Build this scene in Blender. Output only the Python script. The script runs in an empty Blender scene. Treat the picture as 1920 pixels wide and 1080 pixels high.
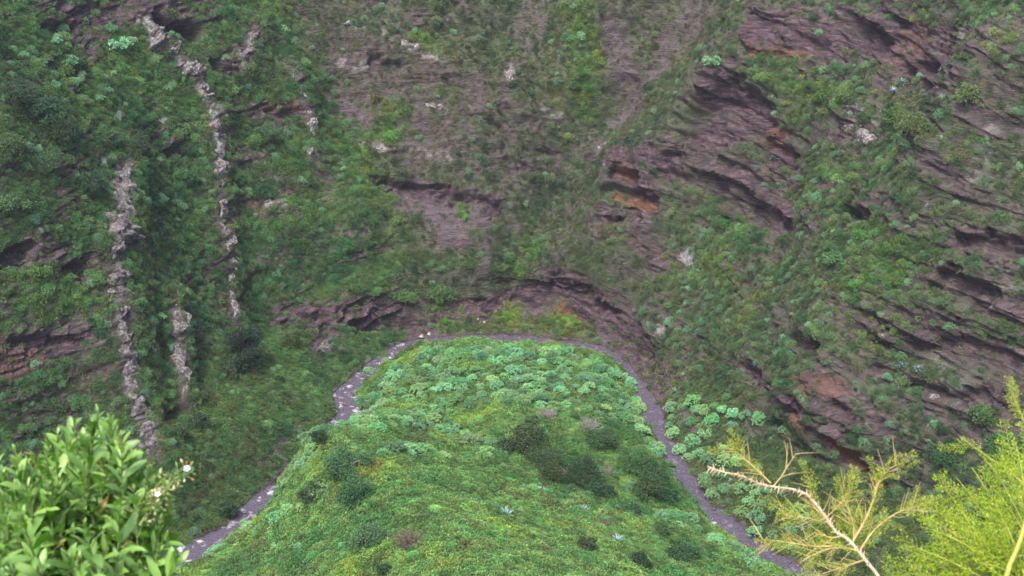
import bpy, math, random
import numpy as np
from mathutils import Vector, Matrix, Euler

# ------------------------------------------------------------------ camera, sky, sun, exposure
SC = bpy.context.scene
COL = SC.collection
CAM_Z, PITCH, LENS, SENSOR = 75.0, math.radians(28.0), 50.0, 36.0
cam_data = bpy.data.cameras.new("camera")
cam = bpy.data.objects.new("camera", cam_data)
COL.objects.link(cam)
cam.location = (0, 0, CAM_Z)
cam.rotation_euler = (math.pi / 2 - PITCH, 0, 0)
cam_data.lens, cam_data.sensor_width = LENS, SENSOR
cam_data.clip_start, cam_data.clip_end = 0.1, 1500
cam_data.dof.use_dof = True
cam_data.dof.focus_distance = 110.0
cam_data.dof.aperture_fstop = 13.0
SC.camera = cam

SUN_ELEV, SUN_AZ = math.radians(62), math.radians(205)     # azimuth measured from +Y clockwise: behind and to the left of the viewer
world = bpy.data.worlds.new("World")
SC.world = world
world.use_nodes = True
wn = world.node_tree
sky = wn.nodes.new("ShaderNodeTexSky")
sky.sky_type = 'NISHITA'
sky.sun_disc = False
sky.sun_elevation = SUN_ELEV
sky.sun_rotation = SUN_AZ
sky.air_density, sky.dust_density, sky.ozone_density = 1.0, 4.0, 1.0
wn.nodes["Background"].inputs[1].default_value = 0.15
wn.links.new(sky.outputs[0], wn.nodes["Background"].inputs[0])
sun_data = bpy.data.lights.new("sun", 'SUN')
sun_data.energy, sun_data.angle, sun_data.color = 1.6, math.radians(12), (1.0, 0.975, 0.95)
sun = bpy.data.objects.new("sun", sun_data)
COL.objects.link(sun)
sun.rotation_euler = Vector((math.sin(SUN_AZ) * math.cos(SUN_ELEV), math.cos(SUN_AZ) * math.cos(SUN_ELEV), math.sin(SUN_ELEV))).to_track_quat('Z', 'Y').to_euler()
SC.view_settings.view_transform = 'Standard'
SC.view_settings.look = 'None'
SC.view_settings.gamma = 1.0
SC.view_settings.use_curve_mapping = False
SC.view_settings.exposure = 1.7
SC.cycles.max_bounces = 4
SC.cycles.diffuse_bounces = 2
SC.cycles.glossy_bounces = 2
SC.cycles.transmission_bounces = 4
SC.cycles.transparent_max_bounces = 4
SC.cycles.filter_width = 1.5
SC.cycles.use_denoising = True
SC.cycles.denoising_prefilter = 'ACCURATE'
SC.cycles.use_adaptive_sampling = True
SC.cycles.adaptive_threshold = 0.02

# ------------------------------------------------------------------ small maths
RNG = np.random.default_rng(11)
random.seed(5)
FPX = LENS / SENSOR * 1920.0
CP, SP = math.cos(PITCH), math.sin(PITCH)

def ray(px, py):
    """world direction of the sight line through a point of the photograph (1920 x 1080)"""
    u, v = (px - 960.0) / FPX, (540.0 - py) / FPX
    d = np.array([u, CP + v * SP, -SP + v * CP])
    return d / np.linalg.norm(d)

def smooth(a, b, x):
    t = np.clip((x - a) / (b - a), 0, 1)
    return t * t * (3 - 2 * t)

def _hash(ix, iy, iz, seed):
    h = (ix.astype(np.uint32) * np.uint32(374761393) + iy.astype(np.uint32) * np.uint32(668265263)
         + iz.astype(np.uint32) * np.uint32(2147483647) + np.uint32(seed * 974711 + 12345))
    h = (h ^ (h >> np.uint32(13))) * np.uint32(1274126177)
    h = h ^ (h >> np.uint32(16))
    return (h & np.uint32(0xFFFFFF)).astype(np.float32) / np.float32(0x800000) - np.float32(1)

def vnoise(p, scale, seed=0):
    q = (np.asarray(p, dtype=np.float32) / np.float32(scale)) + np.float32(1000.0)
    i = np.floor(q)
    f = q - i
    f = f * f * (3 - 2 * f)
    i = i.astype(np.int64)
    out = 0
    for dx in (0, 1):
        wx = f[:, 0] if dx else 1 - f[:, 0]
        for dy in (0, 1):
            wy = f[:, 1] if dy else 1 - f[:, 1]
            for dz in (0, 1):
                wz = f[:, 2] if dz else 1 - f[:, 2]
                out = out + wx * wy * wz * _hash(i[:, 0] + dx, i[:, 1] + dy, i[:, 2] + dz, seed)
    return out

def fbm(p, scale, octs=4, seed=0, gain=0.5):
    a, s, out, tot = 1.0, scale, 0, 0
    for o in range(octs):
        out = out + a * vnoise(p, s, seed + o * 7)
        tot += a
        a *= gain
        s *= 0.5
    return out / tot

def noise1(z, seed):
    p = np.zeros((len(z), 3), dtype=np.float32)
    p[:, 2] = z
    return vnoise(p, 1.0, seed)

def catmull(pts, n):
    pts = np.array(pts, float)
    P = np.vstack([2 * pts[0] - pts[1], pts, 2 * pts[-1] - pts[-2]])
    out = []
    for k in range(len(pts) - 1):
        p0, p1, p2, p3 = P[k:k + 4]
        for t in np.linspace(0, 1, n, endpoint=False):
            out.append(0.5 * (2 * p1 + (p2 - p0) * t + (2 * p0 - 5 * p1 + 4 * p2 - p3) * t * t + (3 * p1 - p0 - 3 * p2 + p3) * t ** 3))
    out.append(pts[-1])
    return np.array(out)

# ------------------------------------------------------------------ the shape of the ravine (heights in metres, stream at 0)
def on_plane(px, py, z):
    d = ray(px, py)
    t = (z - CAM_Z) / d[2]
    return np.array([d[0] * t, d[1] * t])

stream_pts = [(-150, 52), (-62, 72), (-36, 86)] + [tuple(on_plane(px, py, 0)) for px, py in
    ((425, 1010), (490, 955), (545, 905), (605, 840), (652, 775), (652, 735), (700, 685), (765, 645), (850, 634), (965, 634), (1060, 642), (1130, 657),
     (1180, 695), (1215, 760), (1245, 830), (1300, 920), (1380, 995), (1490, 1070))] + [(36, 79), (62, 64), (150, 40)]
STREAM = catmull(stream_pts, 8)

def _stream_dist_exact(x, y):
    """signed distance to the stream's middle line: below 0 on the spur's side"""
    best = np.full(x.shape, 1e9)
    sign = np.ones(x.shape)
    for a, b in zip(STREAM[:-1], STREAM[1:]):
        ab = b - a
        t = np.clip(((x - a[0]) * ab[0] + (y - a[1]) * ab[1]) / (ab @ ab), 0, 1)
        dx, dy = x - a[0] - t * ab[0], y - a[1] - t * ab[1]
        d2 = dx * dx + dy * dy
        s = np.where(ab[0] * (y - a[1]) - ab[1] * (x - a[0]) > 0, 1.0, -1.0)
        m = d2 < best
        best = np.where(m, d2, best)
        sign = np.where(m, s, sign)
    return np.sqrt(best) * sign

_gx, _gy = np.arange(-110, 110.01, 0.4), np.arange(-2, 232.01, 0.4)
_GX, _GY = np.meshgrid(_gx, _gy)
_SD = _stream_dist_exact(_GX, _GY)

def stream_dist(x, y):
    u = np.clip((x + 110) / 0.4, 0, len(_gx) - 1.001)
    v = np.clip((y + 2) / 0.4, 0, len(_gy) - 1.001)
    i, j = u.astype(int), v.astype(int)
    fu, fv = u - i, v - j
    return (_SD[j, i] * (1 - fu) + _SD[j, i + 1] * fu) * (1 - fv) + (_SD[j + 1, i] * (1 - fu) + _SD[j + 1, i + 1] * fu) * fv

WALL = {  # outward angle about the spur (degrees): (distance from the bank, height)
    -60: [(0, 0), (1, .6), (7, 5), (10, 10), (14, 17), (20, 26), (28, 37), (50, 66), (110, 110)],
    -20: [(0, 0), (1, .6), (7.5, 5.0), (9.5, 9.5), (14, 16), (20, 25), (28, 37), (50, 66), (110, 110)],
    15: [(0, 0), (1, .7), (5, 4), (7, 8), (12, 15), (19, 26), (27, 38), (50, 68), (110, 112)],
    50: [(0, 0), (0.4, .5), (2.2, 1.5), (3.2, 4.4), (6, 8), (12, 15.5), (19, 25), (28, 37), (50, 64), (110, 110)],
    90: [(0, 0), (0.35, .45), (3.0, 1.9), (4.0, 5.0), (6, 6.2), (10, 11.5), (16, 19), (26, 31), (50, 58), (110, 105)],
    125: [(0, 0), (3.2, 1.6), (4.4, 5.2), (7, 6.6), (12, 14), (19, 23.5), (28, 36), (50, 62), (110, 108)],
    155: [(0, 0), (1, .6), (8.5, 4.5), (10.5, 8), (14, 15), (20, 24), (29, 37), (50, 64), (110, 108)],
    185: [(0, 0), (1, .6), (9, 6), (11.5, 9), (14, 15), (21, 27), (30, 40), (50, 68), (110, 110)],
    240: [(0, 0), (1, .6), (11, 7), (14, 11), (18, 19), (24, 29), (32, 41), (50, 68), (110, 110)],
}
CREST = np.array([(-13.5, 103.0, 7.0), (-14.6, 98.5, 9.6), (-9.0, 86.0, 12.5), (-3.5, 72.0, 17.5), (0, 60, 23.0), (0, 40, 39.0)])
SL_LEFT = np.array([1.0, 1.0, 0.55, 0.5, 0.5, 0.5])
SL_RIGHT = np.array([0.85, 0.75, 0.52, 0.56, 0.5, 0.4])

def smax(a, b, k):
    h = np.clip(0.5 + 0.5 * (a - b) / k, 0, 1)
    return b * (1 - h) + a * h + k * h * (1 - h)

def stream_half(x, y):
    """half the width of the bed: uneven, wider on the lower left arm"""
    p = np.stack([np.ravel(x), np.ravel(y), np.zeros(np.size(x))], 1)
    n = (0.6 * vnoise(p, 3.5, 301) + 0.4 * vnoise(p, 1.3, 302)).reshape(np.shape(x))
    return 0.80 + 0.48 * n + 0.15 * smooth(-10, -14, x) + 0.6 * smooth(-16.5, -20, x) + 0.22 * smooth(124, 112, y)

def height(x, y, d=None):
    if d is None:
        d = stream_dist(x, y)
    bank = np.maximum(np.abs(d) - stream_half(x, y), 0)
    # outside of the bend: valley walls
    ang = np.degrees(np.arctan2(y - 110.0, x))
    ang = np.where(ang < -90, ang + 360, ang)
    keys = sorted(WALL)
    prof = [np.interp(bank, [q[0] for q in WALL[k]], [q[1] for q in WALL[k]]) for k in keys]
    a = np.clip(ang, keys[0], keys[-1])
    out = np.zeros_like(x)
    for i in range(len(keys) - 1):
        k0, k1 = keys[i], keys[i + 1]
        m = (a >= k0) & (a <= k1)
        t = smooth(k0, k1, a)
        out = np.where(m, prof[i] * (1 - t) + prof[i + 1] * t, out)
    # inside: the flat tongue of the spur, its crest, and the hillside the viewer stands on
    plate = (1.3 - 0.7 * smooth(9, 16, x)) * smooth(0, 2.2, bank) + 0.15 * bank + 0.004 * np.clip(112 - y, 0, 35) ** 2
    ridge = np.full(x.shape, -50.0)
    bestd = np.full(x.shape, 1e9)
    for i in range(len(CREST) - 1):
        p, q = CREST[i], CREST[i + 1]
        ab = (q - p)[:2]
        t = np.clip(((x - p[0]) * ab[0] + (y - p[1]) * ab[1]) / (ab @ ab), 0, 1)
        dx, dy = x - p[0] - t * ab[0], y - p[1] - t * ab[1]
        dd = np.hypot(dx, dy)
        side = smooth(-0.35, 0.35, (ab[0] * dy - ab[1] * dx) / (np.linalg.norm(ab) * (dd + 1.0)))   # 1 on the far right side
        sl = (SL_LEFT[i] * (1 - t) + SL_LEFT[i + 1] * t) * (1 - side) + (SL_RIGHT[i] * (1 - t) + SL_RIGHT[i + 1] * t) * side
        z = p[2] + (q[2] - p[2]) * t - sl * (np.sqrt(dd * dd + 6.0) - 2.45)
        m = dd < bestd
        ridge = np.where(m, z, ridge)
        bestd = np.where(m, dd, bestd)
    hill = 73.3 - 0.888 * y - 0.0015 * x * x
    inn = smax(smax(plate, ridge, 2.5), hill, 3.0) * (1 - np.exp(-bank / 1.6))
    h = np.where(d < 0, inn, out)
    return np.where(bank <= 0, -0.35, h)

def ground_at(pxs):
    """first hit of sight lines with the plain ravine shape -> (n,3)"""
    D = np.array([ray(*p) for p in pxs])
    t0 = np.full(len(D), 70.0)
    hit = np.full(len(D), np.nan)
    ts = np.arange(70, 230, 0.5)
    prev = None
    for t in ts:
        P = D * t
        g = P[:, 2] + CAM_Z - height(P[:, 0], P[:, 1])
        if prev is not None:
            m = (g <= 0) & np.isnan(hit)
            hit[m] = t - 0.5 + 0.5 * prev[m] / np.maximum(prev[m] - g[m], 1e-6)
        prev = g
    hit = np.where(np.isnan(hit), 150.0, hit)
    P = D * hit[:, None]
    P[:, 2] += CAM_Z
    return P
def np_mesh(name, V, F, mat=None, sm=False):
    V, F = np.asarray(V, dtype=np.float32), np.asarray(F, dtype=np.int32)
    k = F.shape[1]
    me = bpy.data.meshes.new(name)
    me.vertices.add(len(V))
    me.vertices.foreach_set("co", V.ravel())
    me.loops.add(F.size)
    me.loops.foreach_set("vertex_index", F.ravel())
    me.polygons.add(len(F))
    me.polygons.foreach_set("loop_start", np.arange(0, F.size, k, dtype=np.int32))
    me.polygons.foreach_set("loop_total", np.full(len(F), k, dtype=np.int32))
    if sm:
        me.polygons.foreach_set("use_smooth", np.ones(len(F), dtype=bool))
    me.update()
    if mat is not None:
        me.materials.append(mat)
    return me

# ------------------------------------------------------------------ terrain sheet: fans of profiles, evenly spaced along each profile
NCOL, NROW, AZ = 990, 850, math.radians(29.5)
azs = np.linspace(-AZ, AZ, NCOL)
rr = np.concatenate([np.linspace(0.0, 56, 60)[:-1], np.linspace(56, 205, 1500)])
BX = np.zeros((NROW, NCOL))
BY = np.zeros((NROW, NCOL))
_R, _A = np.meshgrid(rr, azs)
_H = height(_R * np.sin(_A), _R * np.cos(_A))
for c in range(NCOL):
    h = _H[c]
    ds = np.hypot(np.diff(rr), np.diff(h))
    mid = 0.5 * (rr[1:] + rr[:-1])
    hm = 0.5 * (h[1:] + h[:-1])
    w = np.where(mid < 56, 0.06, np.where(mid < 66, 0.5, 1.0)) * np.where(hm > 46, 0.18, 1.0)
    s = np.concatenate([[0], np.cumsum(ds * w)])
    r = np.interp(np.linspace(0, s[-1], NROW), s, rr)
    BX[:, c] = r * math.sin(azs[c])
    BY[:, c] = r * math.cos(azs[c])
BX, BY = BX.ravel(), BY.ravel()
SD = stream_dist(BX, BY)
BZ = height(BX, BY, SD)
BASE = np.stack([BX, BY, BZ], 1)

def grid_normals(P):
    G = P.reshape(NROW, NCOL, 3)
    n = np.cross(np.gradient(G, axis=1), np.gradient(G, axis=0))
    n /= np.linalg.norm(n, axis=2, keepdims=True) + 1e-9
    return n.reshape(-1, 3)

def blur_rows(A, k):
    G = A.reshape(NROW, NCOL, -1)
    for ax in (0, 1):
        c = np.cumsum(np.concatenate([np.repeat(np.take(G, [0], ax), k + 1, ax), G, np.repeat(np.take(G, [-1], ax), k, ax)], ax), axis=ax)
        n = G.shape[ax]
        G = (np.take(c, np.arange(2 * k + 1, 2 * k + 1 + n), ax) - np.take(c, np.arange(0, n), ax)) / (2 * k + 1)
    return G.reshape(NROW * NCOL, -1)

NB = blur_rows(grid_normals(BASE), 6)
NB /= np.linalg.norm(NB, axis=1, keepdims=True)
N_BIG = fbm(BASE, 9.0, 3, 1)
N_MID = fbm(BASE, 2.4, 3, 2)
N_FINE = fbm(BASE, 0.7, 2, 3)

# strata: nearly level beds, each with its own overhang
warp = BZ + 0.9 * vnoise(BASE, 14.0, 31) + 0.25 * vnoise(BASE, 3.0, 32) + 0.03 * BX
bed = 0.55 * noise1(warp / 0.55, 41) + 0.45 * noise1(warp / 1.5, 42) + 0.3 * noise1(warp / 0.25, 43)
bed = np.sign(bed) * np.abs(bed) ** 0.7
BEDN = bed
def strata(thick, seed, reach):
    """beds that lean out towards their upper edge and then step back"""
    u = warp / thick + 0.35 * vnoise(BASE, 5.0, seed)
    lay = np.floor(u)
    fr = u - lay
    q = np.stack([BX / reach, BY / reach, lay * 7.31], 1)
    a = smooth(-0.35, 0.55, vnoise(q, 1.0, seed + 1))
    return a * (fr ** 1.6) * (1 - smooth(0.93, 1.0, fr)) - 0.25
LEDGE = 0.95 * strata(1.25, 311, 4.5) + 0.40 * strata(0.48, 321, 2.6)
ALL_PX, STROKES = [], []
def stroke(kind, pts, width_px, strength=1.0, soft=0.5, ragged=0.35):
    """a brush line over the ground; the points are read off the photograph, then dropped onto the ravine and used in metres from there on"""
    STROKES.append((kind, len(ALL_PX), len(pts), width_px, strength, soft, ragged))
    ALL_PX.extend(pts)

# --- big relief: ribs stand out, gullies cut in (strength in metres)
stroke('relief', [(1260, 0), (1190, 180), (1120, 265), (1060, 390), (1010, 520)], 80, -3.4, 1.0, 0.2)
stroke('relief', [(1000, 0), (985, 130), (960, 240)], 80, -0.9, 1.0, 0.2)
stroke('relief', [(1420, 30), (1340, 130), (1200, 240), (1130, 290)], 60, 2.2, 0.9, 0.2)
stroke('relief', [(1130, 290), (1060, 440), (1030, 510)], 45, 1.4, 0.9, 0.2)
stroke('relief', [(965, 130), (940, 190), (1000, 230)], 30, 1.0, 0.9, 0.2)
stroke('relief', [(900, 400), (915, 490)], 25, 0.7, 0.9, 0.2)
stroke('relief', [(1880, 130), (1760, 300), (1620, 480), (1590, 580), (1520, 720), (1560, 800)], 75, 3.6, 0.9, 0.2)
stroke('relief', [(1700, 380), (1640, 560)], 90, -1.3, 1.0, 0.2)
stroke('relief', [(1620, 180), (1560, 330), (1500, 420)], 70, 1.2, 1.0, 0.2)
stroke('relief', [(1480, 300), (1480, 430), (1420, 540)], 45, -1.5, 1.0, 0.2)
stroke('relief', [(1880, 480), (1760, 560)], 70, 1.5, 1.0, 0.2)
stroke('relief', [(275, 30), (345, 120), (405, 210), (415, 330), (425, 450), (440, 600)], 34, 1.1, 0.9, 0.15)
stroke('relief', [(235, 320), (220, 430), (228, 580), (242, 720), (280, 850)], 60, 1.7, 0.9, 0.15)
stroke('relief', [(326, 560), (335, 640), (346, 750)], 24, 1.4, 0.9, 0.15)
stroke('relief', [(480, 60), (455, 130)], 25, 0.9, 0.9, 0.15)
stroke('relief', [(548, 128), (575, 200), (592, 300)], 22, 1.0, 0.9, 0.15)
stroke('relief', [(480, 240), (480, 420), (470, 560)], 60, -0.8, 1.0, 0.3)
stroke('relief', [(350, 300), (360, 450), (380, 600)], 60, -0.6, 1.0, 0.3)
stroke('relief', [(60, 250), (120, 420)], 90, 1.2, 1.0, 0.2)
stroke('relief', [(640, 150), (620, 300)], 60, -0.8, 1.0, 0.2)
stroke('relief', [(700, 430), (800, 440), (850, 480)], 60, 0.9, 1.0, 0.2)
stroke('relief', [(1480, 90), (1380, 210), (1260, 320), (1150, 430)], 95, 3.2, 0.7, 0.15)
stroke('relief', [(1150, 200), (1090, 290), (1040, 390)], 45, -1.5, 0.9, 0.2)
# --- ledges and hollows that bite into the wall
stroke('hollow', [(1315, 230), (1350, 212), (1385, 205)], 50, 3.0, 0.35, 0.15)
stroke('hollow', [(1330, 175), (1400, 185)], 14, 1.6, 0.4, 0.3)
stroke('hollow', [(1435, 280), (1465, 290)], 20, 1.6, 0.4, 0.3)
stroke('hollow', [(1245, 320), (1330, 350), (1400, 385), (1460, 420)], 20, 1.5, 0.4, 0.25)
stroke('hollow', [(1250, 285), (1340, 300), (1430, 345)], 10, 1.0, 0.4, 0.3)
stroke('hollow', [(1150, 322), (1185, 335)], 12, 1.8, 0.4, 0.1)
stroke('hollow', [(1145, 352), (1180, 362), (1215, 385)], 12, 1.5, 0.4, 0.25)
stroke('hollow', [(1145, 412), (1185, 405)], 12, 0.9, 0.4, 0.3)
stroke('hollow', [(1582, 402), (1610, 408)], 14, 2.6, 0.35, 0.1)
stroke('hollow', [(1478, 640), (1505, 655)], 18, 1.6, 0.4, 0.25)
stroke('hollow', [(1770, 525), (1800, 540), (1830, 560)], 22, 1.8, 0.4, 0.3)
stroke('hollow', [(1800, 450), (1850, 462), (1920, 480)], 16, 1.5, 0.4, 0.3)
stroke('hollow', [(1640, 640), (1720, 650), (1800, 640), (1910, 680)], 9, 1.0, 0.4, 0.4)
stroke('hollow', [(1590, 40), (1620, 55), (1640, 90)], 16, 1.4, 0.4, 0.3)
stroke('hollow', [(1480, 70), (1530, 80)], 14, 1.2, 0.4, 0.3)
stroke('hollow', [(1690, 130), (1750, 125)], 10, 1.0, 0.4, 0.3)
stroke('hollow', [(1560, 760), (1570, 790)], 13, 1.0, 0.4, 0.3)
stroke('hollow', [(1700, 720), (1780, 740), (1830, 745)], 10, 1.0, 0.4, 0.3)
stroke('hollow', [(1040, 525), (1100, 550), (1150, 585)], 10, 1.1, 0.4, 0.3)
stroke('hollow', [(1060, 580), (1120, 620), (1200, 665)], 10, 1.0, 0.4, 0.3)
stroke('hollow', [(1390, 690), (1480, 770), (1560, 830), (1640, 915)], 12, 1.2, 0.4, 0.25)
stroke('hollow', [(715, 345), (760, 352), (830, 370), (900, 372), (928, 390)], 12, 1.6, 0.3, 0.25)
stroke('hollow', [(700, 112), (745, 125)], 8, 0.9, 0.4, 0.3)
stroke('hollow', [(990, 310), (1040, 325)], 9, 0.8, 0.4, 0.3)
stroke('hollow', [(920, 230), (945, 260), (960, 320)], 8, 0.8, 0.4, 0.3)
stroke('hollow', [(940, 195), (960, 225), (1020, 240)], 8, 0.7, 0.4, 0.3)
stroke('hollow', [(600, 600), (700, 612), (790, 605)], 14, 0.9, 0.5, 0.3)
stroke('hollow', [(312, 42), (335, 55), (360, 62)], 18, 3.0, 0.4, 0.1)
stroke('hollow', [(90, 55), (130, 55)], 12, 1.3, 0.4, 0.3)
stroke('hollow', [(415, 130), (435, 135)], 13, 1.3, 0.4, 0.3)
stroke('hollow', [(120, 515), (165, 500)], 15, 1.9, 0.4, 0.22)
stroke('hollow', [(15, 500), (45, 478)], 14, 1.8, 0.4, 0.22)
stroke('hollow', [(315, 285), (335, 285)], 10, 1.3, 0.4, 0.3)
stroke('hollow', [(0, 640), (60, 640), (110, 640)], 10, 0.9, 0.4, 0.3)
stroke('hollow', [(515, 210), (560, 215)], 9, 0.9, 0.4, 0.3)
stroke('hollow', [(315, 780), (340, 775)], 11, 1.2, 0.4, 0.3)
# --- bare layered rock
for pts, w, k in (
    ([(540, 590), (620, 590), (720, 590), (800, 600)], 36, 1.0), ([(640, 575), (700, 560), (740, 550)], 22, .8), ([(830, 590), (900, 575), (990, 560)], 18, .8),
    ([(1030, 520), (1100, 555), (1170, 610), (1210, 670)], 36, 1.0), ([(1210, 670), (1300, 730)], 14, .7), ([(1100, 575), (1170, 630), (1235, 730)], 24, .9), ([(1390, 690), (1480, 765), (1560, 830), (1640, 920)], 20, 1.0),
    ([(1215, 290), (1300, 310), (1400, 350), (1465, 410)], 40, 1.0), ([(1330, 160), (1390, 190), (1350, 230), (1300, 250)], 36, 1.0), ([(1440, 265), (1460, 300)], 28, 1.0),
    ([(1430, 60), (1500, 80), (1620, 75)], 36, 1.0), ([(1480, 20), (1600, 30)], 22, .9), ([(1640, 30), (1700, 90), (1790, 100)], 60, .95), ([(1690, 130), (1760, 130)], 30, .9),
    ([(1850, 60), (1880, 160)], 42, .6), ([(1560, 190), (1600, 230), (1650, 260)], 30, .7), ([(1140, 290), (1190, 330), (1215, 385)], 30, 1.0), ([(1130, 400), (1190, 405)], 20, .9),
    ([(1200, 440), (1240, 490)], 26, .8), ([(1590, 590), (1640, 620), (1760, 640), (1920, 670)], 32, .75), ([(1500, 640)], 26, 1.0), ([(1540, 720), (1560, 800)], 42, .9),
    ([(1760, 520), (1830, 560), (1920, 590)], 30, .8), ([(1780, 455), (1920, 470)], 26, .8), ([(1730, 780), (1750, 740), (1830, 750)], 24, .7), ([(1600, 405)], 32, .9),
    ([(1420, 20), (1550, 60), (1680, 110), (1800, 140)], 26, .9), ([(1520, 340), (1640, 385), (1760, 420), (1920, 455)], 12, .8), ([(1560, 565), (1480, 600), (1400, 560)], 14, .6), ([(1640, 690), (1780, 735), (1900, 755)], 16, .85), ([(1310, 630), (1420, 720), (1520, 800)], 14, .85), ([(1600, 560), (1700, 590), (1800, 600)], 16, .8), ([(1700, 860), (1800, 800), (1900, 800)], 16, .7), ([(1660, 150), (1760, 190), (1900, 240)], 18, .7),
    ([(1740, 320), (1740, 400)], 24, .5), ([(1840, 380), (1920, 400)], 22, .6), ([(1560, 290), (1640, 330)], 16, .5),
    ([(0, 680), (60, 660), (130, 630)], 36, 1.0), ([(180, 630), (150, 600)], 20, .7), ([(0, 500), (60, 470), (170, 500)], 30, .9), ([(80, 15), (200, 30), (380, 15)], 26, .9),
    ([(300, 50), (350, 60)], 24, 1.0), ([(480, 210), (580, 205)], 18, .9), ([(440, 390), (560, 395)], 18, .8), ([(330, 270), (360, 240)], 22, .6), ([(0, 590), (40, 545)], 20, .6),
    ([(230, 320), (220, 430), (228, 600), (245, 730), (280, 850)], 20, .5), ([(326, 560), (335, 640), (346, 750)], 10, .4), ([(270, 30), (345, 120), (405, 210), (415, 330), (425, 450), (440, 600)], 12, .4),
    ([(430, 100), (440, 140)], 16, .9), ([(480, 30), (455, 130)], 12, .8), ([(320, 780), (350, 770)], 14, .8),
    ([(600, 60), (720, 90), (830, 130)], 36, .5), ([(640, 130), (760, 140), (900, 165)], 26, .6), ([(620, 180), (740, 175), (900, 200)], 18, .55), ([(720, 215), (860, 240), (930, 290)], 20, .5),
    ([(760, 280), (880, 290), (950, 330)], 20, .5), ([(700, 345), (830, 360), (940, 385)], 14, .9), ([(940, 195), (1050, 220)], 16, .6), ([(985, 310), (1040, 325)], 14, .8),
    ([(955, 140), (940, 190)], 14, .8), ([(1120, 280), (1100, 320)], 20, .7), ([(1040, 400), (1100, 370)], 14, .6), ([(520, 0), (700, 20)], 16, .4), ([(660, 270), (730, 280)], 8, .8),
    ([(1010, 520), (1000, 560)], 22, .7), ([(1850, 520), (1920, 480)], 26, .6), ([(1680, 640), (1640, 690)], 30, .4), ([(1820, 820), (1740, 770)], 20, .5)):
    stroke('rock', pts, w, k, 0.45, 0.6)
stroke('rock', [(540, 585), (640, 592), (720, 592), (800, 602), (880, 585), (960, 562), (1030, 545)], 23, 1.0, 0.4, 0.2)
stroke('rock', [(1030, 530), (1100, 565), (1170, 622), (1235, 715)], 25, 1.0, 0.4, 0.2)
# --- purple-brown scree and bare soil
for pts, w, k in (([(780, 365), (830, 400), (850, 440)], 34, 1.), ([(915, 385), (900, 410)], 22, .9), ([(1150, 60), (1165, 130)], 26, .8), ([(1200, 180), (1160, 230)], 18, .8), ([(1240, 120), (1200, 170)], 18, .6),
    ([(915, 450), (910, 500)], 14, .8), ([(650, 205), (680, 230)], 18, .9), ([(785, 200), (790, 235)], 12, .8), ([(1000, 590), (1005, 610)], 24, .9), ([(870, 600), (940, 605)], 16, .7), ([(990, 90), (1000, 20)], 30, .5),
    ([(590, 655), (620, 650)], 20, .8), ([(640, 700), (620, 690)], 10, .7), ([(1240, 720), (1300, 800)], 16, .6), ([(1130, 620), (1200, 700), (1240, 770)], 20, .8), ([(780, 630), (810, 625)], 14, .8),
    ([(1310, 20), (1260, 90)], 34, .6), ([(760, 240), (780, 330)], 16, .3), ([(480, 880), (560, 800)], 7, .7), ([(540, 870), (520, 905)], 10, .9), ([(1490, 330), (1560, 350)], 14, .5), ([(1700, 270), (1760, 330)], 20, .4)):
    stroke('scree', pts, w, k, 0.5, 0.5)
# --- rust-red beds
for pts, w, k in (([(1150, 365), (1215, 388)], 10, 1.), ([(1050, 575), (1110, 620)], 10, .8), ([(1480, 780), (1560, 835), (1635, 905)], 11, 1.), ([(1430, 250), (1450, 260)], 16, .6),
    ([(1410, 95), (1500, 105)], 12, .6), ([(1690, 90), (1720, 60)], 40, .22), ([(1165, 315), (1180, 325)], 14, .6), ([(500, 195), (560, 200)], 8, .5), ([(470, 385), (490, 395)], 10, .5), ([(0, 690), (60, 680)], 24, .35), ([(1500, 720), (1560, 730)], 20, .4)):
    stroke('rust', pts, w, k, 0.6, 0.5)
# --- lush bright green
for pts, w, k in (([(745, 215), (735, 245)], 30, 1.), ([(860, 385), (878, 425)], 16, 1.), ([(1085, 20), (1100, 120), (1095, 200)], 26, .9), ([(945, 480), (975, 510)], 10, .9), ([(945, 595), (975, 585)], 18, 1.), ([(1075, 610), (1040, 600)], 16, .8),
    ([(640, 230), (670, 300), (700, 360), (720, 440)], 44, .65), ([(560, 400), (620, 440)], 44, .45), ([(790, 70), (830, 110)], 12, .9), ([(985, 430), (1000, 470)], 20, .7), ([(820, 175), (850, 185)], 12, .6), ([(860, 250), (850, 245)], 10, .5),
    ([(560, 260), (540, 300)], 24, .6), ([(490, 160), (540, 170)], 30, .5), ([(60, 530), (120, 580), (180, 560)], 34, .6), ([(200, 170), (300, 200), (260, 130)], 60, .4), ([(600, 940), (800, 960), (1000, 1000), (1200, 1060)], 120, .35),
    ([(860, 790), (1000, 800), (920, 820)], 30, .6), ([(760, 900), (860, 930)], 50, .6), ([(1610, 450), (1680, 480), (1620, 530)], 44, .7), ([(1560, 310), (1600, 330)], 40, .5), ([(860, 610), (830, 620)], 14, .7), ([(520, 690), (560, 650)], 30, .4),
    ([(1300, 330), (1400, 430), (1350, 500)], 60, .35), ([(1450, 130), (1560, 190)], 40, .5), ([(1180, 380), (1150, 375)], 14, .6)):
    stroke('lush', pts, w, k, 0.7, 0.5)
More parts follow.
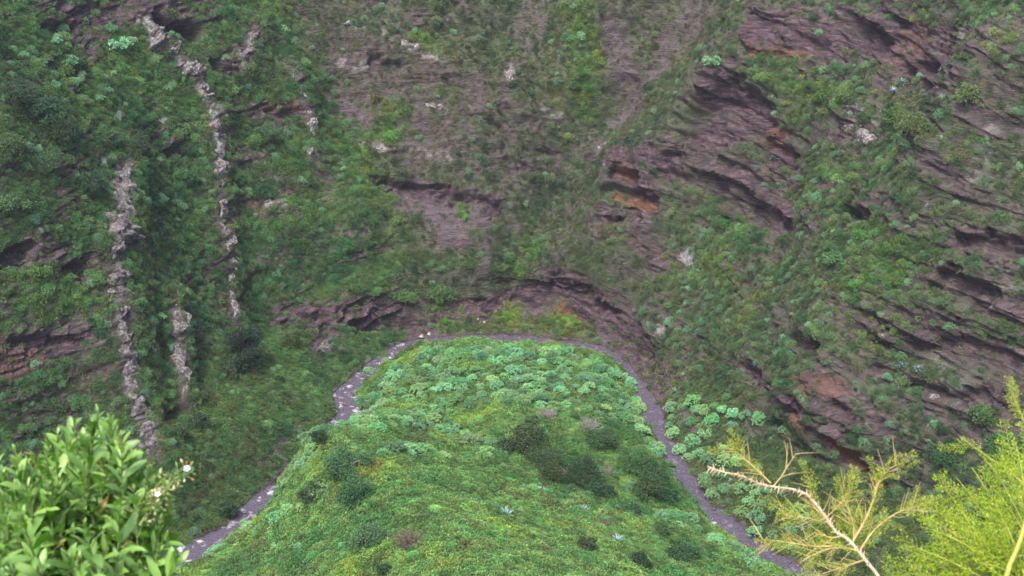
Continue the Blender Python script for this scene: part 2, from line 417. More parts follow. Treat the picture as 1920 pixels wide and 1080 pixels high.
# --- dark, thick growth
for pts, w, k in (([(20, 170), (80, 220), (120, 260)], 60, 1.), ([(30, 330), (140, 330), (260, 270)], 60, .8), ([(200, 260), (270, 290)], 34, .8), ([(480, 240), (520, 250)], 28, .8), ([(160, 380), (60, 420)], 40, .5), ([(350, 340), (330, 400)], 40, .5),
    ([(300, 640), (380, 680), (320, 720)], 60, .5), ([(760, 520), (840, 540)], 30, .8), ([(560, 480), (700, 500)], 40, .5), ([(60, 780), (200, 760)], 60, .5), ([(480, 840), (400, 900), (360, 960)], 80, .5), ([(1700, 880), (1880, 800)], 60, .5),
    ([(1560, 470), (1580, 500)], 28, .6), ([(1720, 220), (1700, 240)], 30, .6), ([(1320, 570), (1290, 540)], 40, .4)):
    stroke('dark', pts, w, k, 0.8, 0.5)
# --- nearly closed blue-green shrubs
for pts, w, k in (([(720, 735), (820, 675), (960, 665), (1080, 680), (1150, 720)], 34, 1.), ([(700, 770), (820, 730), (960, 715), (1100, 730), (1190, 770)], 40, 1.), ([(690, 785), (840, 765), (1000, 755), (1120, 775), (1190, 790)], 26, 1.), ([(575, 880), (580, 835), (640, 808), (720, 800), (800, 800)], 18, 1.), ([(560, 960), (600, 930)], 10, .8), ([(720, 855), (790, 850), (870, 865)], 13, 1.),
    ([(820, 795), (870, 830), (930, 855)], 15, 1.), ([(1180, 790), (1215, 840), (1255, 880)], 15, .9), ([(320, 1055), (420, 1030), (500, 990), (560, 955)], 12, .9), ([(1280, 980), (1340, 1018), (1425, 1072)], 16, .9), ([(1265, 790), (1320, 850), (1400, 940), (1480, 990)], 44, .8),
    ([(1240, 970), (1265, 985)], 12, .9), ([(1330, 780), (1400, 800)], 24, .6)):
    stroke('spurge', pts, w, k, 0.35, 0.3)
# --- kept clear of plants: the dykes
for pts, w in (([(270, 25), (300, 85), (345, 125)], 19), ([(345, 125), (385, 170), (405, 215), (415, 290), (412, 350), (420, 430), (432, 500), (441, 600)], 13), ([(240, 310), (228, 370), (218, 440)], 24), ([(218, 440), (222, 520), (230, 600), (240, 690), (255, 770), (284, 850)], 19),
    ([(326, 560), (331, 610), (338, 680), (345, 752)], 12), ([(482, 55), (470, 85), (454, 128)], 11), ([(550, 130), (565, 170), (582, 230), (594, 300)], 7)):
    stroke('clear', pts, w * 0.9, 0.55, 0.4, 0.5)
# --- pale lichen crust
for pts, w, k in (([(270, 30), (300, 90), (345, 120), (385, 170), (405, 230), (415, 330)], 12, 1.), ([(230, 330), (235, 400)], 16, .8), ([(222, 430), (228, 600), (240, 720), (278, 830)], 9, .9), ([(326, 560), (335, 640)], 9, .9), ([(675, 265), (720, 278)], 7, 1.), ([(640, 50), (720, 60)], 8, .7), ([(740, 80), (830, 112)], 7, .8),
    ([(955, 130), (960, 150)], 8, 1.), ([(1135, 270), (1120, 285)], 9, .9), ([(1020, 210), (1050, 215)], 10, .6), ([(800, 195), (840, 210)], 8, .7), ([(570, 280), (580, 290)], 14, .8), ([(500, 385), (545, 385)], 8, .8), ([(1850, 250), (1830, 330)], 20, .5), ([(1900, 520), (1860, 550)], 24, .5), ([(1640, 230), (1600, 200)], 12, .5),
    ([(640, 118), (690, 125)], 10, .6), ([(460, 110), (475, 70)], 8, .8), ([(1830, 760), (1760, 690)], 24, .3), ([(780, 285), (850, 300)], 10, .5), ([(1800, 60), (1790, 100)], 14, .6)):
    stroke('lichen', pts, w, k, 0.7, 0.7)

MASK = {k: np.zeros(len(BASE)) for k in ('relief', 'hollow', 'rock', 'scree', 'rust', 'lush', 'dark', 'spurge', 'lichen', 'clear')}
def lay_strokes(kinds, KN, SURF):
    for kind, i0, n, wpx, k, soft, ragged in STROKES:
        if kind not in kinds:
            continue
        P = KN[i0:i0 + n]
        w = wpx * np.mean(np.linalg.norm(P - np.array([0, 0, CAM_Z]), axis=1)) / FPX
        reach = w * (1 + soft + ragged) + 0.3
        lo, hi = P.min(0) - reach, P.max(0) + reach
        idx = np.where(np.all((SURF > lo) & (SURF < hi), axis=1))[0]
        if len(idx) == 0:
            continue
        Q = SURF[idx]
        best = np.full(len(Q), 1e9)
        segs = list(zip(P[:-1], P[1:])) if n > 1 else [(P[0], P[0] + 1e-3)]
        for a, b in segs:
            ab = b - a
            t = np.clip(((Q - a) @ ab) / (ab @ ab), 0, 1)
            best = np.minimum(best, np.sum((Q - a - t[:, None] * ab) ** 2, axis=1))
        d = np.sqrt(best) + ragged * w * (0.6 * N_MID[idx] * 2 + 0.4 * N_FINE[idx] * 2)
        if kind == 'hollow':
            d = d + w * (0.55 * N_FINE[idx] + 0.7 * N_MID[idx] + 0.5 * BEDN[idx]) * (0.25 if ragged < 0.2 else 1.0)
            soft = 0.45 if ragged < 0.2 else 0.7
        m = 1 - smooth(w * (1 - soft), w * (1 + soft), d)
        if kind == 'relief':
            MASK[kind][idx] += k * m
        else:
            MASK[kind][idx] = np.maximum(MASK[kind][idx], k * m)
lay_strokes(('relief',), ground_at(ALL_PX), BASE)

# where the ground lies
INSIDE = SD < 0
BANK = np.abs(SD) - stream_half(BX, BY)
ANG = np.degrees(np.arctan2(BY - 110.0, BX))
ANG = np.where(ANG < -90, ANG + 360, ANG)
STEEP = 1 - NB[:, 2]
WALLNESS = np.where(INSIDE, 0.0, smooth(0.16, 0.34, STEEP))
FAR = WALLNESS * smooth(40, 62, ANG) * (1 - smooth(112, 132, ANG))
horiz = NB * np.array([1, 1, 0.0])
horiz /= np.linalg.norm(horiz, axis=1, keepdims=True) + 1e-6
gully = fbm(np.stack([BX * 1.0, BY * 1.0, BZ * 0.25], 1), 7.0, 4, 51)
calm = smooth(0, 1.5, BANK)
disp = MASK['relief'] * calm + WALLNESS * (1.0 * gully + 0.28 * N_MID) * calm + (1 - WALLNESS) * (np.where(INSIDE, 0.42, 0.30) * N_MID + np.where(INSIDE, 0.9, 0.4) * N_BIG) * calm + 0.05 * N_FINE
FORM = BASE + NB * disp[:, None]
idx = np.arange(NROW * NCOL).reshape(NROW, NCOL)
FACES = np.stack([idx[:-1, :-1], idx[:-1, 1:], idx[1:, 1:], idx[1:, :-1]], -1).reshape(-1, 4)
_form = bpy.data.objects.new("form", np_mesh("form", FORM, FACES))
COL.objects.link(_form)
bpy.context.view_layer.update()
def _drop(px, py, fallback):
    ok, loc, _, _ = _form.ray_cast(Vector((0, 0, CAM_Z)), Vector(ray(px, py)))
    return np.array(loc) if ok else fallback
KNOTS = np.array([_drop(x, y, g) for (x, y), g in zip(ALL_PX, ground_at(ALL_PX))])
lay_strokes(('hollow', 'rock', 'scree', 'rust', 'lush', 'dark', 'spurge', 'lichen', 'clear'), KNOTS, FORM)
bpy.data.objects.remove(_form)
# broken rock also shows between the plants wherever the wall is steep
auto = smooth(0.10, 0.42, fbm(BASE * np.array([1, 1, 2.2]), 5.0, 4, 21) + 0.25 * N_FINE + 0.10 * smooth(60, 40, ANG) + 0.09 * smooth(112, 125, ANG)) * WALLNESS
ROCK = np.clip(np.maximum(MASK['rock'], 0.75 * auto), 0, 1)
ROCK = ROCK * np.where(INSIDE, 0.0, 1.0)
along = 0.55 + 0.6 * vnoise(BASE * np.array([1, 1, 0.4]), 2.2, 44)
def blocks(P, size, seed):
    """jointed blocks: each cell of a warped lattice stands out by its own amount"""
    q = np.asarray(P) + 0.35 * size[0] * np.stack([vnoise(P, size[0] * 2.5, seed + k) for k in (1, 2, 3)], 1)
    c = np.floor(q / np.array(size) + 500).astype(np.int64)
    return _hash(c[:, 0], c[:, 1], c[:, 2], seed)
blocky = 0.35 + 0.55 * blocks(FORM, (1.3, 1.3, 0.55), 61) + 0.35 * blocks(FORM, (0.6, 0.6, 0.3), 62)
disp = disp - MASK['hollow'] * calm
disp = disp + ROCK * 0.38 * (blocky - 0.4) * calm
POS = BASE + NB * disp[:, None] + horiz * ((1 - 0.6 * np.clip(MASK['hollow'] / 2, 0, 1)) * calm * (np.maximum(ROCK, 0.22 * WALLNESS) * 0.30 * bed * along + np.maximum(ROCK, 0.30 * WALLNESS) * LEDGE * (1 + 0.7 * smooth(62, 40, ANG))))[:, None]
NRM = grid_normals(POS)

# ------------------------------------------------------------------ materials
def new_mat(name):
    m = bpy.data.materials.new(name)
    m.use_nodes = True
    nt = m.node_tree
    nt.nodes.clear()
    out = nt.nodes.new("ShaderNodeOutputMaterial")
    return m, nt, out

def nd(nt, typ, **kw):
    n = nt.nodes.new(typ)
    for k, v in kw.items():
        if k.startswith('i_'):
            n.inputs[k[2:].replace('_', ' ')].default_value = v
        else:
            setattr(n, k, v)
    return n

def mixc(nt, fac, a, b, blend='MIX'):
    n = nt.nodes.new("ShaderNodeMix")
    n.data_type = 'RGBA'
    n.blend_type = blend
    for sock, v in ((n.inputs[0], fac), (n.inputs[6], a), (n.inputs[7], b)):
        if isinstance(v, (int, float)):
            sock.default_value = v
        elif isinstance(v, tuple):
            sock.default_value = (*v, 1) if len(v) == 3 else v
        else:
            nt.links.new(v, sock)
    return n.outputs[2]

def ramp(nt, src, stops):
    r = nt.nodes.new("ShaderNodeValToRGB")
    e = r.color_ramp.elements
    while len(e) < len(stops):
        e.new(0.5)
    for el, (p, c) in zip(e, stops):
        el.position = p
        el.color = (*c, 1) if isinstance(c, tuple) else (c, c, c, 1)
    nt.links.new(src, r.inputs[0])
    return r.outputs[0]

def noise_tex(nt, scale, detail=5.0, rough=0.6, coord=None, vec=None):
    n = nd(nt, "ShaderNodeTexNoise")
    n.inputs['Scale'].default_value = scale
    n.inputs['Detail'].default_value = detail
    n.inputs['Roughness'].default_value = rough
    if vec is None:
        c = nd(nt, "ShaderNodeTexCoord")
        vec = c.outputs['Object']
    nt.links.new(vec, n.inputs['Vector'])
    return n.outputs['Fac']

def mat_ground():
    m, nt, out = new_mat("ravine_ground")
    L = nt.links.new
    a = nd(nt, "ShaderNodeAttribute", attribute_name="mask_a")
    b = nd(nt, "ShaderNodeAttribute", attribute_name="mask_b")
    sa, sb = nd(nt, "ShaderNodeSeparateColor"), nd(nt, "ShaderNodeSeparateColor")
    L(a.outputs['Color'], sa.inputs[0])
    L(b.outputs['Color'], sb.inputs[0])
    rock, scree, grass = sa.outputs
    rust, lichen, lush = sb.outputs
    tc = nd(nt, "ShaderNodeTexCoord")
    mp = nd(nt, "ShaderNodeMapping")
    mp.inputs['Scale'].default_value = (0.6, 0.6, 3.2)
    L(tc.outputs['Object'], mp.inputs['Vector'])
    n_bed = noise_tex(nt, 1.5, 5, 0.72, vec=mp.outputs[0])
    mp2 = nd(nt, "ShaderNodeMapping")
    mp2.inputs['Scale'].default_value = (0.5, 0.5, 7.0)
    L(tc.outputs['Object'], mp2.inputs['Vector'])
    n_thin = noise_tex(nt, 1.1, 3, 0.6, vec=mp2.outputs[0])
    n1 = noise_tex(nt, 0.9, 3, 0.65)
    n2 = noise_tex(nt, 4.5, 3, 0.7)
    soil = ramp(nt, n1, [(0.3, (0.043, 0.031, 0.032)), (0.5, (0.062, 0.050, 0.044)), (0.7, (0.058, 0.067, 0.038))])
    grn = ramp(nt, n2, [(0.3, (0.028, 0.055, 0.018)), (0.55, (0.050, 0.095, 0.026)), (0.75, (0.085, 0.120, 0.036))])
    rk = ramp(nt, n_bed, [(0.28, (0.018, 0.012, 0.016)), (0.45, (0.046, 0.030, 0.036)), (0.58, (0.078, 0.051, 0.054)), (0.75, (0.12, 0.088, 0.092))])
    rk = mixc(nt, 0.55, rk, ramp(nt, n_thin, [(0.36, 0.12), (0.5, 0.5), (0.66, 0.9)]), 'OVERLAY')
    sc = ramp(nt, n2, [(0.3, (0.056, 0.042, 0.046)), (0.6, (0.088, 0.067, 0.073)), (0.8, (0.125, 0.098, 0.102))])
    ru = ramp(nt, n_bed, [(0.3, (0.060, 0.031, 0.021)), (0.7, (0.165, 0.076, 0.042))])
    li = ramp(nt, n2, [(0.35, (0.13, 0.12, 0.115)), (0.7, (0.34, 0.32, 0.295))])
    c = mixc(nt, grass, soil, grn)
    c = mixc(nt, scree, c, sc)
    c = mixc(nt, rock, c, rk)
    c = mixc(nt, rust, c, ru)
    c = mixc(nt, lichen, c, li)
    bump = nd(nt, "ShaderNodeBump")
    bump.inputs['Strength'].default_value = 0.9
    bump.inputs['Distance'].default_value = 0.25
    add = nd(nt, "ShaderNodeMath", operation='ADD')
    L(n_bed, add.inputs[0])
    L(n2, add.inputs[1])
    add2 = nd(nt, "ShaderNodeMath", operation='ADD')
    L(add.outputs[0], add2.inputs[0])
    L(n_thin, add2.inputs[1])
    L(add2.outputs[0], bump.inputs['Height'])
    p = nd(nt, "ShaderNodeBsdfPrincipled")
    p.inputs['Roughness'].default_value = 0.9
    p.inputs['Specular IOR Level'].default_value = 0.2
    L(c, p.inputs['Base Color'])
    L(bump.outputs[0], p.inputs['Normal'])
    L(p.outputs[0], out.inputs[0])
    return m
M_GROUND = mat_ground()

# ------------------------------------------------------------------ object helpers
def tag(o, label=None, cat=None, group=None, kind=None):
    for k, v in (('label', label), ('category', cat), ('group', group), ('kind', kind)):
        if v is not None:
            o[k] = v
    return o

def link(name, data, parent=None):
    o = bpy.data.objects.new(name, data)
    COL.objects.link(o)
    if parent is not None:
        o.parent = parent
    return o

# ------------------------------------------------------------------ the terrain, cut into its named stretches
SCREE = np.clip(MASK['scree'] + 0.5 * np.where(BANK < 0.6, 1, 0) * smooth(0.6, 0.0, BANK), 0, 1)
RUST, LICHEN, LUSH, DARK, SPURGE = MASK['rust'], MASK['lichen'], MASK['lush'], MASK['dark'], MASK['spurge']
LICHEN = np.clip(LICHEN * smooth(-0.25, 0.35, N_FINE + 0.4 * N_MID), 0, 1)
patch = fbm(BASE, 4.0, 4, 71)
GRASS = np.where(INSIDE, 0.9, np.clip(1 - WALLNESS, 0, 1) * 0.85 + WALLNESS * (0.30 + 0.5 * patch))
GRASS = np.clip(GRASS + 0.5 * LUSH, 0, 1) * (1 - 0.8 * SCREE)
ROCKM = ROCK * (1 - 0.5 * LUSH)
BED = BANK < 0.12
ROCKM = np.where(BED, 0.3, ROCKM)
SCREE = np.where(BED, 1.0, SCREE)
fv = FACES[:, 0]
low = (~INSIDE) & (BANK < np.interp(ANG, [-60, -20, 15, 35, 50, 115, 130, 155, 185, 240], [7.5, 8, 5, 2.5, .9, 1.2, 3.3, 8.8, 9.5, 12]))
zone = np.where(INSIDE, np.where(BY < 58, 5, 0), np.where(low, np.where(ANG < 85, 1, 2), np.where(ANG < 55, 3, np.where(ANG < 128, 4, 6))))
zone = np.where(BED, 7, zone)[fv]
ZONES = {0: ('spur_ground', 'grassy tongue of land inside the stream bend'), 1: ('right_bank_slope', 'shrubby foot slope between stream and the craggy wall'),
         2: ('left_bank_slope', 'dark green grassy slope between stream and dyke-cut cliff'), 3: ('right_ravine_wall', 'craggy layered ravine wall with diagonal rock ledges'),
         4: ('far_ravine_wall', 'purple-brown far wall with scree below a dark ledge'), 5: ('viewpoint_hillside', 'steep hillside falling away below the viewpoint'),
         6: ('left_ravine_wall', 'green cliff cut by pale upright rock dykes'), 7: ('stream_bed', 'stony bed of the winding stream')}
mask_a = np.stack([ROCKM, SCREE, GRASS, np.ones_like(ROCKM)], 1).astype(np.float32)
mask_b = np.stack([RUST, LICHEN, LUSH, np.ones_like(ROCKM)], 1).astype(np.float32)
for z, (nm, lab) in ZONES.items():
    F = FACES[zone == z]
    used, inv = np.unique(F.ravel(), return_inverse=True)
    me = np_mesh(nm, POS[used], inv.reshape(-1, 4), M_GROUND, True)
    for an, arr in (("mask_a", mask_a), ("mask_b", mask_b)):
        at_ = me.attributes.new(an, 'FLOAT_COLOR', 'POINT')
        at_.data.foreach_set("color", arr[used].ravel())
    tag(link(nm, me), lab, None, None, 'structure')

# sight lines onto the finished ground
_probe = link("probe", np_mesh("probe", POS, FACES))
bpy.context.view_layer.update()
def spot(px, py):
    d = ray(px, py)
    ok, loc, nor, _ = _probe.ray_cast(Vector((0, 0, CAM_Z)), Vector(d))
    if not ok:
        P = ground_at([(px, py)])[0]
        return Vector(P), Vector((0, 0, 1))
    if nor.z < 0 and nor.dot(Vector(d)) > 0:
        nor = -nor
    return loc.copy(), nor.copy()
def px_size(p):
    """metres per photograph pixel at a place"""
    return (Vector(p) - Vector((0, 0, CAM_Z))).length / FPX
# ------------------------------------------------------------------ plant materials
def mat_leaf(name, dark, light, scale=1.0, gloss=0.55, through=0.25, hue=0.03):
    """leaf colour from the plant's own tint, varied from plant to plant and along the leaf clumps"""
    m, nt, out = new_mat(name)
    L = nt.links.new
    t = nd(nt, "ShaderNodeAttribute", attribute_type='INSTANCER', attribute_name="tint")
    oi = nd(nt, "ShaderNodeObjectInfo")
    n = noise_tex(nt, 5.0 * scale, 2, 0.6)
    c = mixc(nt, n, dark, light)
    tint = mixc(nt, 1.0, c, t.outputs['Color'], 'MULTIPLY')
    hs = nd(nt, "ShaderNodeHueSaturation")
    mr = nd(nt, "ShaderNodeMapRange")
    mr.inputs[3].default_value, mr.inputs[4].default_value = 0.5 - hue, 0.5 + hue
    L(oi.outputs['Random'], mr.inputs[0])
    L(mr.outputs[0], hs.inputs['Hue'])
    wn_ = nd(nt, "ShaderNodeTexWhiteNoise", noise_dimensions='1D')
    L(oi.outputs['Random'], wn_.inputs['W'])
    mv = nd(nt, "ShaderNodeMapRange")
    mv.inputs[3].default_value, mv.inputs[4].default_value = 0.72, 1.28
    L(wn_.outputs['Value'], mv.inputs[0])
    L(mv.outputs[0], hs.inputs['Value'])
    L(tint, hs.inputs['Color'])
    p = nd(nt, "ShaderNodeBsdfPrincipled")
    p.inputs['Roughness'].default_value = gloss
    p.inputs['Specular IOR Level'].default_value = 0.3
    L(hs.outputs[0], p.inputs['Base Color'])
    tr = nd(nt, "ShaderNodeBsdfTranslucent")
    L(hs.outputs[0], tr.inputs['Color'])
    mx = nd(nt, "ShaderNodeMixShader")
    mx.inputs[0].default_value = through
    L(p.outputs[0], mx.inputs[1])
    L(tr.outputs[0], mx.inputs[2])
    L(mx.outputs[0], out.inputs[0])
    return m

def mat_plain(name, dark, light, scale=6.0, rough=0.85, bump=0.4, dist=0.02):
    m, nt, out = new_mat(name)
    L = nt.links.new
    n = noise_tex(nt, scale, 4, 0.65)
    c = ramp(nt, n, [(0.3, dark), (0.7, light)])
    p = nd(nt, "ShaderNodeBsdfPrincipled")
    p.inputs['Roughness'].default_value = rough
    p.inputs['Specular IOR Level'].default_value = 0.25
    L(c, p.inputs['Base Color'])
    if bump:
        b = nd(nt, "ShaderNodeBump")
        b.inputs['Strength'].default_value = bump
        b.inputs['Distance'].default_value = dist
        L(n, b.inputs['Height'])
        L(b.outputs[0], p.inputs['Normal'])
    L(p.outputs[0], out.inputs[0])
    return m

M_SPURGE = mat_leaf("spurge_leaf", (0.10, 0.235, 0.098), (0.205, 0.42, 0.18), 1.0, 0.6, 0.15, 0.035)
M_SHRUB = mat_leaf("shrub_leaf", (0.042, 0.086, 0.032), (0.098, 0.172, 0.058), 1.0, 0.6, 0.25, 0.03)
M_TUFT = mat_leaf("ground_cover_leaf", (0.048, 0.082, 0.028), (0.112, 0.162, 0.056), 1.5, 0.65, 0.3, 0.03)
M_DARK = mat_leaf("dark_tree_leaf", (0.020, 0.036, 0.018), (0.060, 0.092, 0.036), 0.8, 0.55, 0.15, 0.02)
M_AGAVE = mat_leaf("agave_leaf", (0.22, 0.33, 0.34), (0.36, 0.48, 0.50), 3.0, 0.45, 0.05, 0.01)
M_BARK = mat_plain("bark", (0.055, 0.042, 0.034), (0.14, 0.115, 0.095), 14)
M_TWIG = mat_plain("dry_twig", (0.16, 0.135, 0.125), (0.30, 0.265, 0.25), 9)
M_TWIGB = mat_plain("brown_twig", (0.085, 0.060, 0.050), (0.17, 0.125, 0.10), 9)
M_TWIGW = mat_plain("bleached_twig", (0.34, 0.32, 0.33), (0.55, 0.53, 0.53), 9)
M_STONE = mat_plain("lichened_stone", (0.065, 0.055, 0.056), (0.22, 0.20, 0.19), 2.2, 0.9, 0.6, 0.08)
M_PALE = mat_plain("pale_stone", (0.15, 0.13, 0.125), (0.36, 0.33, 0.31), 2.0, 0.9, 0.5, 0.08)

# ------------------------------------------------------------------ plant shapes
def unit(v):
    return v / (np.linalg.norm(v, axis=-1, keepdims=True) + 1e-9)

def leaf_quads(B, D, ln, wd, rng, droop=0.0):
    """one bent diamond leaf for every base point B and direction D"""
    B, D = np.asarray(B), unit(np.asarray(D))
    R = unit(np.cross(D, rng.normal(size=D.shape)))
    ln = np.asarray(ln)[:, None] if np.ndim(ln) else ln
    wd = np.asarray(wd)[:, None] if np.ndim(wd) else wd
    mid = B + D * ln * 0.5
    tip = B + D * ln - np.array([0, 0, 1.0]) * droop * ln
    V = np.stack([B, mid + R * wd * 0.5, tip, mid - R * wd * 0.5], 1).reshape(-1, 3)
    F = np.arange(len(V)).reshape(-1, 4)
    return V, F

class MB:
    def __init__(self):
        self.V, self.F, self.M, self.n = [], [], [], 0
    def add(self, V, F, mi=0):
        V, F = np.asarray(V, float), np.asarray(F, int)
        if F.shape[1] == 3:
            F = np.concatenate([F, F[:, 2:3]], 1)
        self.V.append(V)
        self.F.append(F + self.n)
        self.M.append(np.full(len(F), mi))
        self.n += len(V)
    def tube(self, pts, radii, k=5, mi=0, cap=True):
        pts = np.array(pts, float)
        radii = np.array(radii, float) * np.ones(len(pts))
        T = unit(np.gradient(pts, axis=0))
        ref = np.array([0.0, 0, 1]) if abs(T[0][2]) < 0.9 else np.array([1.0, 0, 0])
        U = unit(np.cross(T, ref))
        W = np.cross(T, U)
        a = np.linspace(0, 2 * np.pi, k, endpoint=False)
        V = (pts[:, None] + radii[:, None, None] * (np.cos(a)[None, :, None] * U[:, None] + np.sin(a)[None, :, None] * W[:, None])).reshape(-1, 3)
        F = []
        for i in range(len(pts) - 1):
            for j in range(k):
                j2 = (j + 1) % k
                F.append((i * k + j, i * k + j2, (i + 1) * k + j2, (i + 1) * k + j))
        self.add(V, np.array(F), mi)
    def mesh(self, name, mats, sm=False):
        V, F, M = np.concatenate(self.V), np.concatenate(self.F), np.concatenate(self.M)
        tri = F[:, 2] == F[:, 3]
        me = bpy.data.meshes.new(name)
        me.vertices.add(len(V))
        me.vertices.foreach_set("co", V.astype(np.float32).ravel())
        loops = np.concatenate([F[~tri].ravel(), F[tri][:, :3].ravel()]).astype(np.int32)
        tot = np.concatenate([np.full((~tri).sum(), 4), np.full(tri.sum(), 3)]).astype(np.int32)
        me.loops.add(len(loops))
        me.loops.foreach_set("vertex_index", loops)
        me.polygons.add(len(tot))
        me.polygons.foreach_set("loop_start", np.concatenate([[0], np.cumsum(tot)[:-1]]).astype(np.int32))
        me.polygons.foreach_set("loop_total", tot)
        me.polygons.foreach_set("material_index", np.concatenate([M[~tri], M[tri]]).astype(np.int32))
        if sm:
            me.polygons.foreach_set("use_smooth", np.ones(len(tot), dtype=bool))
        me.update()
        for m in (mats if isinstance(mats, (list, tuple)) else [mats]):
            me.materials.append(m)
        return me

def dome_lobes(rng, n, R, h, rl):
    """centres and radii of the rounded heads that make up a shrub"""
    a = rng.uniform(0, 2 * np.pi, n)
    r = np.sqrt(rng.uniform(0, 1, n)) * (R - rl * 0.7)
    z = h * (1 - 0.75 * (r / R) ** 2) - rl * rng.uniform(0.7, 1.0, n)
    return np.stack([r * np.cos(a), r * np.sin(a), np.maximum(z, rl * 0.4)], 1), rl * rng.uniform(0.75, 1.2, n)

def spurge_mesh(seed):
    """low dome of many rounded heads, each head a tight cluster of leaf rosettes on bare forking stems"""
    rng = np.random.default_rng(seed)
    mb = MB()
    C, rad = dome_lobes(rng, 13, 0.9, 1.0, 0.30)
    for c, r in zip(C, rad):
        mb.tube([(0, 0, -0.3), c * np.array([.35, .35, .45]), c], [0.045, 0.03, 0.015], 4, 1)
        nr = 13
        d = unit(rng.normal(size=(nr, 3)) + np.array([0, 0, 0.75]))
        d[:, 2] = np.where(d[:, 2] < -0.25, -d[:, 2], d[:, 2])
        tips = c + d * r
        for tpt, dd in zip(tips, d):
            k = 9
            dirs = unit(dd * 0.75 + rng.normal(size=(k, 3)) * 0.62)
            V, F = leaf_quads(np.repeat(tpt[None] - dd * 0.05, k, 0), dirs, rng.uniform(0.12, 0.19, k), 0.06, rng)
            mb.add(V, F, 0)
    return mb.mesh("blue_green_shrub", [M_SPURGE, M_BARK])

def shrub_mesh(seed, mat, R=0.75, h=0.85, lobes=9, rl=0.3, leaves=520, ll=0.13, lw=0.075, name="round_shrub"):
    rng = np.random.default_rng(seed)
    mb = MB()
    C, rad = dome_lobes(rng, lobes, R, h, rl)
    per = leaves // lobes
    for c, r in zip(C, rad):
        d = unit(rng.normal(size=(per, 3)) + np.array([0, 0, 0.35]))
        B = c + d * (r * rng.uniform(0.55, 1.08, per))[:, None]
        V, F = leaf_quads(B, unit(d * 0.55 + rng.normal(size=(per, 3)) * 0.6), rng.uniform(0.7, 1.3, per) * ll, lw, rng, 0.1)
        mb.add(V, F, 0)
        mb.tube([(0, 0, -0.3), c * 0.5, c], [0.03, 0.02, 0.008], 3, 1)
    return mb.mesh(name, [mat, M_BARK])

def tuft_mesh(seed, broad):
    """a patch of low herbs (broad) or a tussock of arching blades"""
    rng = np.random.default_rng(seed)
    mb = MB()
    if broad:
        n = 90
        a, r = rng.uniform(0, 2 * np.pi, n), np.sqrt(rng.uniform(0, 1, n)) * 0.42
        z = 0.34 * (1 - (r / 0.46) ** 2) * rng.uniform(0.45, 1.15, n)
        B = np.stack([r * np.cos(a), r * np.sin(a), z], 1)
        V, F = leaf_quads(B, unit(rng.normal(size=(n, 3)) + np.array([0, 0, 0.6])), rng.uniform(0.08, 0.17, n), 0.085, rng, 0.15)
        mb.add(V, F, 0)
    else:
        n = 44
        a = rng.uniform(0, 2 * np.pi, n)
        lean = rng.uniform(0.25, 1.1, n)
        D = np.stack([np.cos(a) * lean, np.sin(a) * lean, np.ones(n)], 1)
        B = np.stack([np.cos(a), np.sin(a), 0 * a], 1) * rng.uniform(0, 0.2, n)[:, None]
        V, F = leaf_quads(B, D, rng.uniform(0.22, 0.5, n), 0.045, rng, 0.35)
        mb.add(V, F, 0)
    return mb.mesh("herb_patch" if broad else "grass_tussock", [M_TUFT])

def branching(mb, rng, p, d, ln, r, depth, mi=0, spread=0.6, k=3, up=0.15, fork=(2, 3)):
    n = 4
    pts, q, dd = [p], p, d
    for i in range(n):
        dd = unit(dd + rng.normal(size=3) * 0.16 + np.array([0, 0, up * 0.3]))
        q = q + dd * ln / n
        pts.append(q)
    mb.tube(pts, np.linspace(r, r * 0.6, n + 1), k, mi)
    ends = [(q, dd)]
    if depth > 0:
        ends = []
        for j in range(rng.integers(fork[0], fork[1] + 1)):
            t = rng.uniform(0.45, 1.0)
            b = np.array(pts[int(t * n)])
            nd_ = unit(dd + rng.normal(size=3) * spread + np.array([0, 0, up]))
            ends += branching(mb, rng, b, nd_, ln * rng.uniform(0.6, 0.85), r * 0.55, depth - 1, mi, spread, k, up, fork)
    return ends

def twig_bush_mesh(seed, mat, stems=9, h=0.7, depth=3, r=0.028):
    rng = np.random.default_rng(seed)
    mb = MB()
    for i in range(stems):
        a = rng.uniform(0, 2 * np.pi)
        d = unit(np.array([math.cos(a) * 0.8, math.sin(a) * 0.8, 1.0]))
        branching(mb, rng, np.array([0, 0, -0.1]), d, h * 0.5, r, depth, 0, 0.55)
    return mb.mesh("dry_bush", [mat])

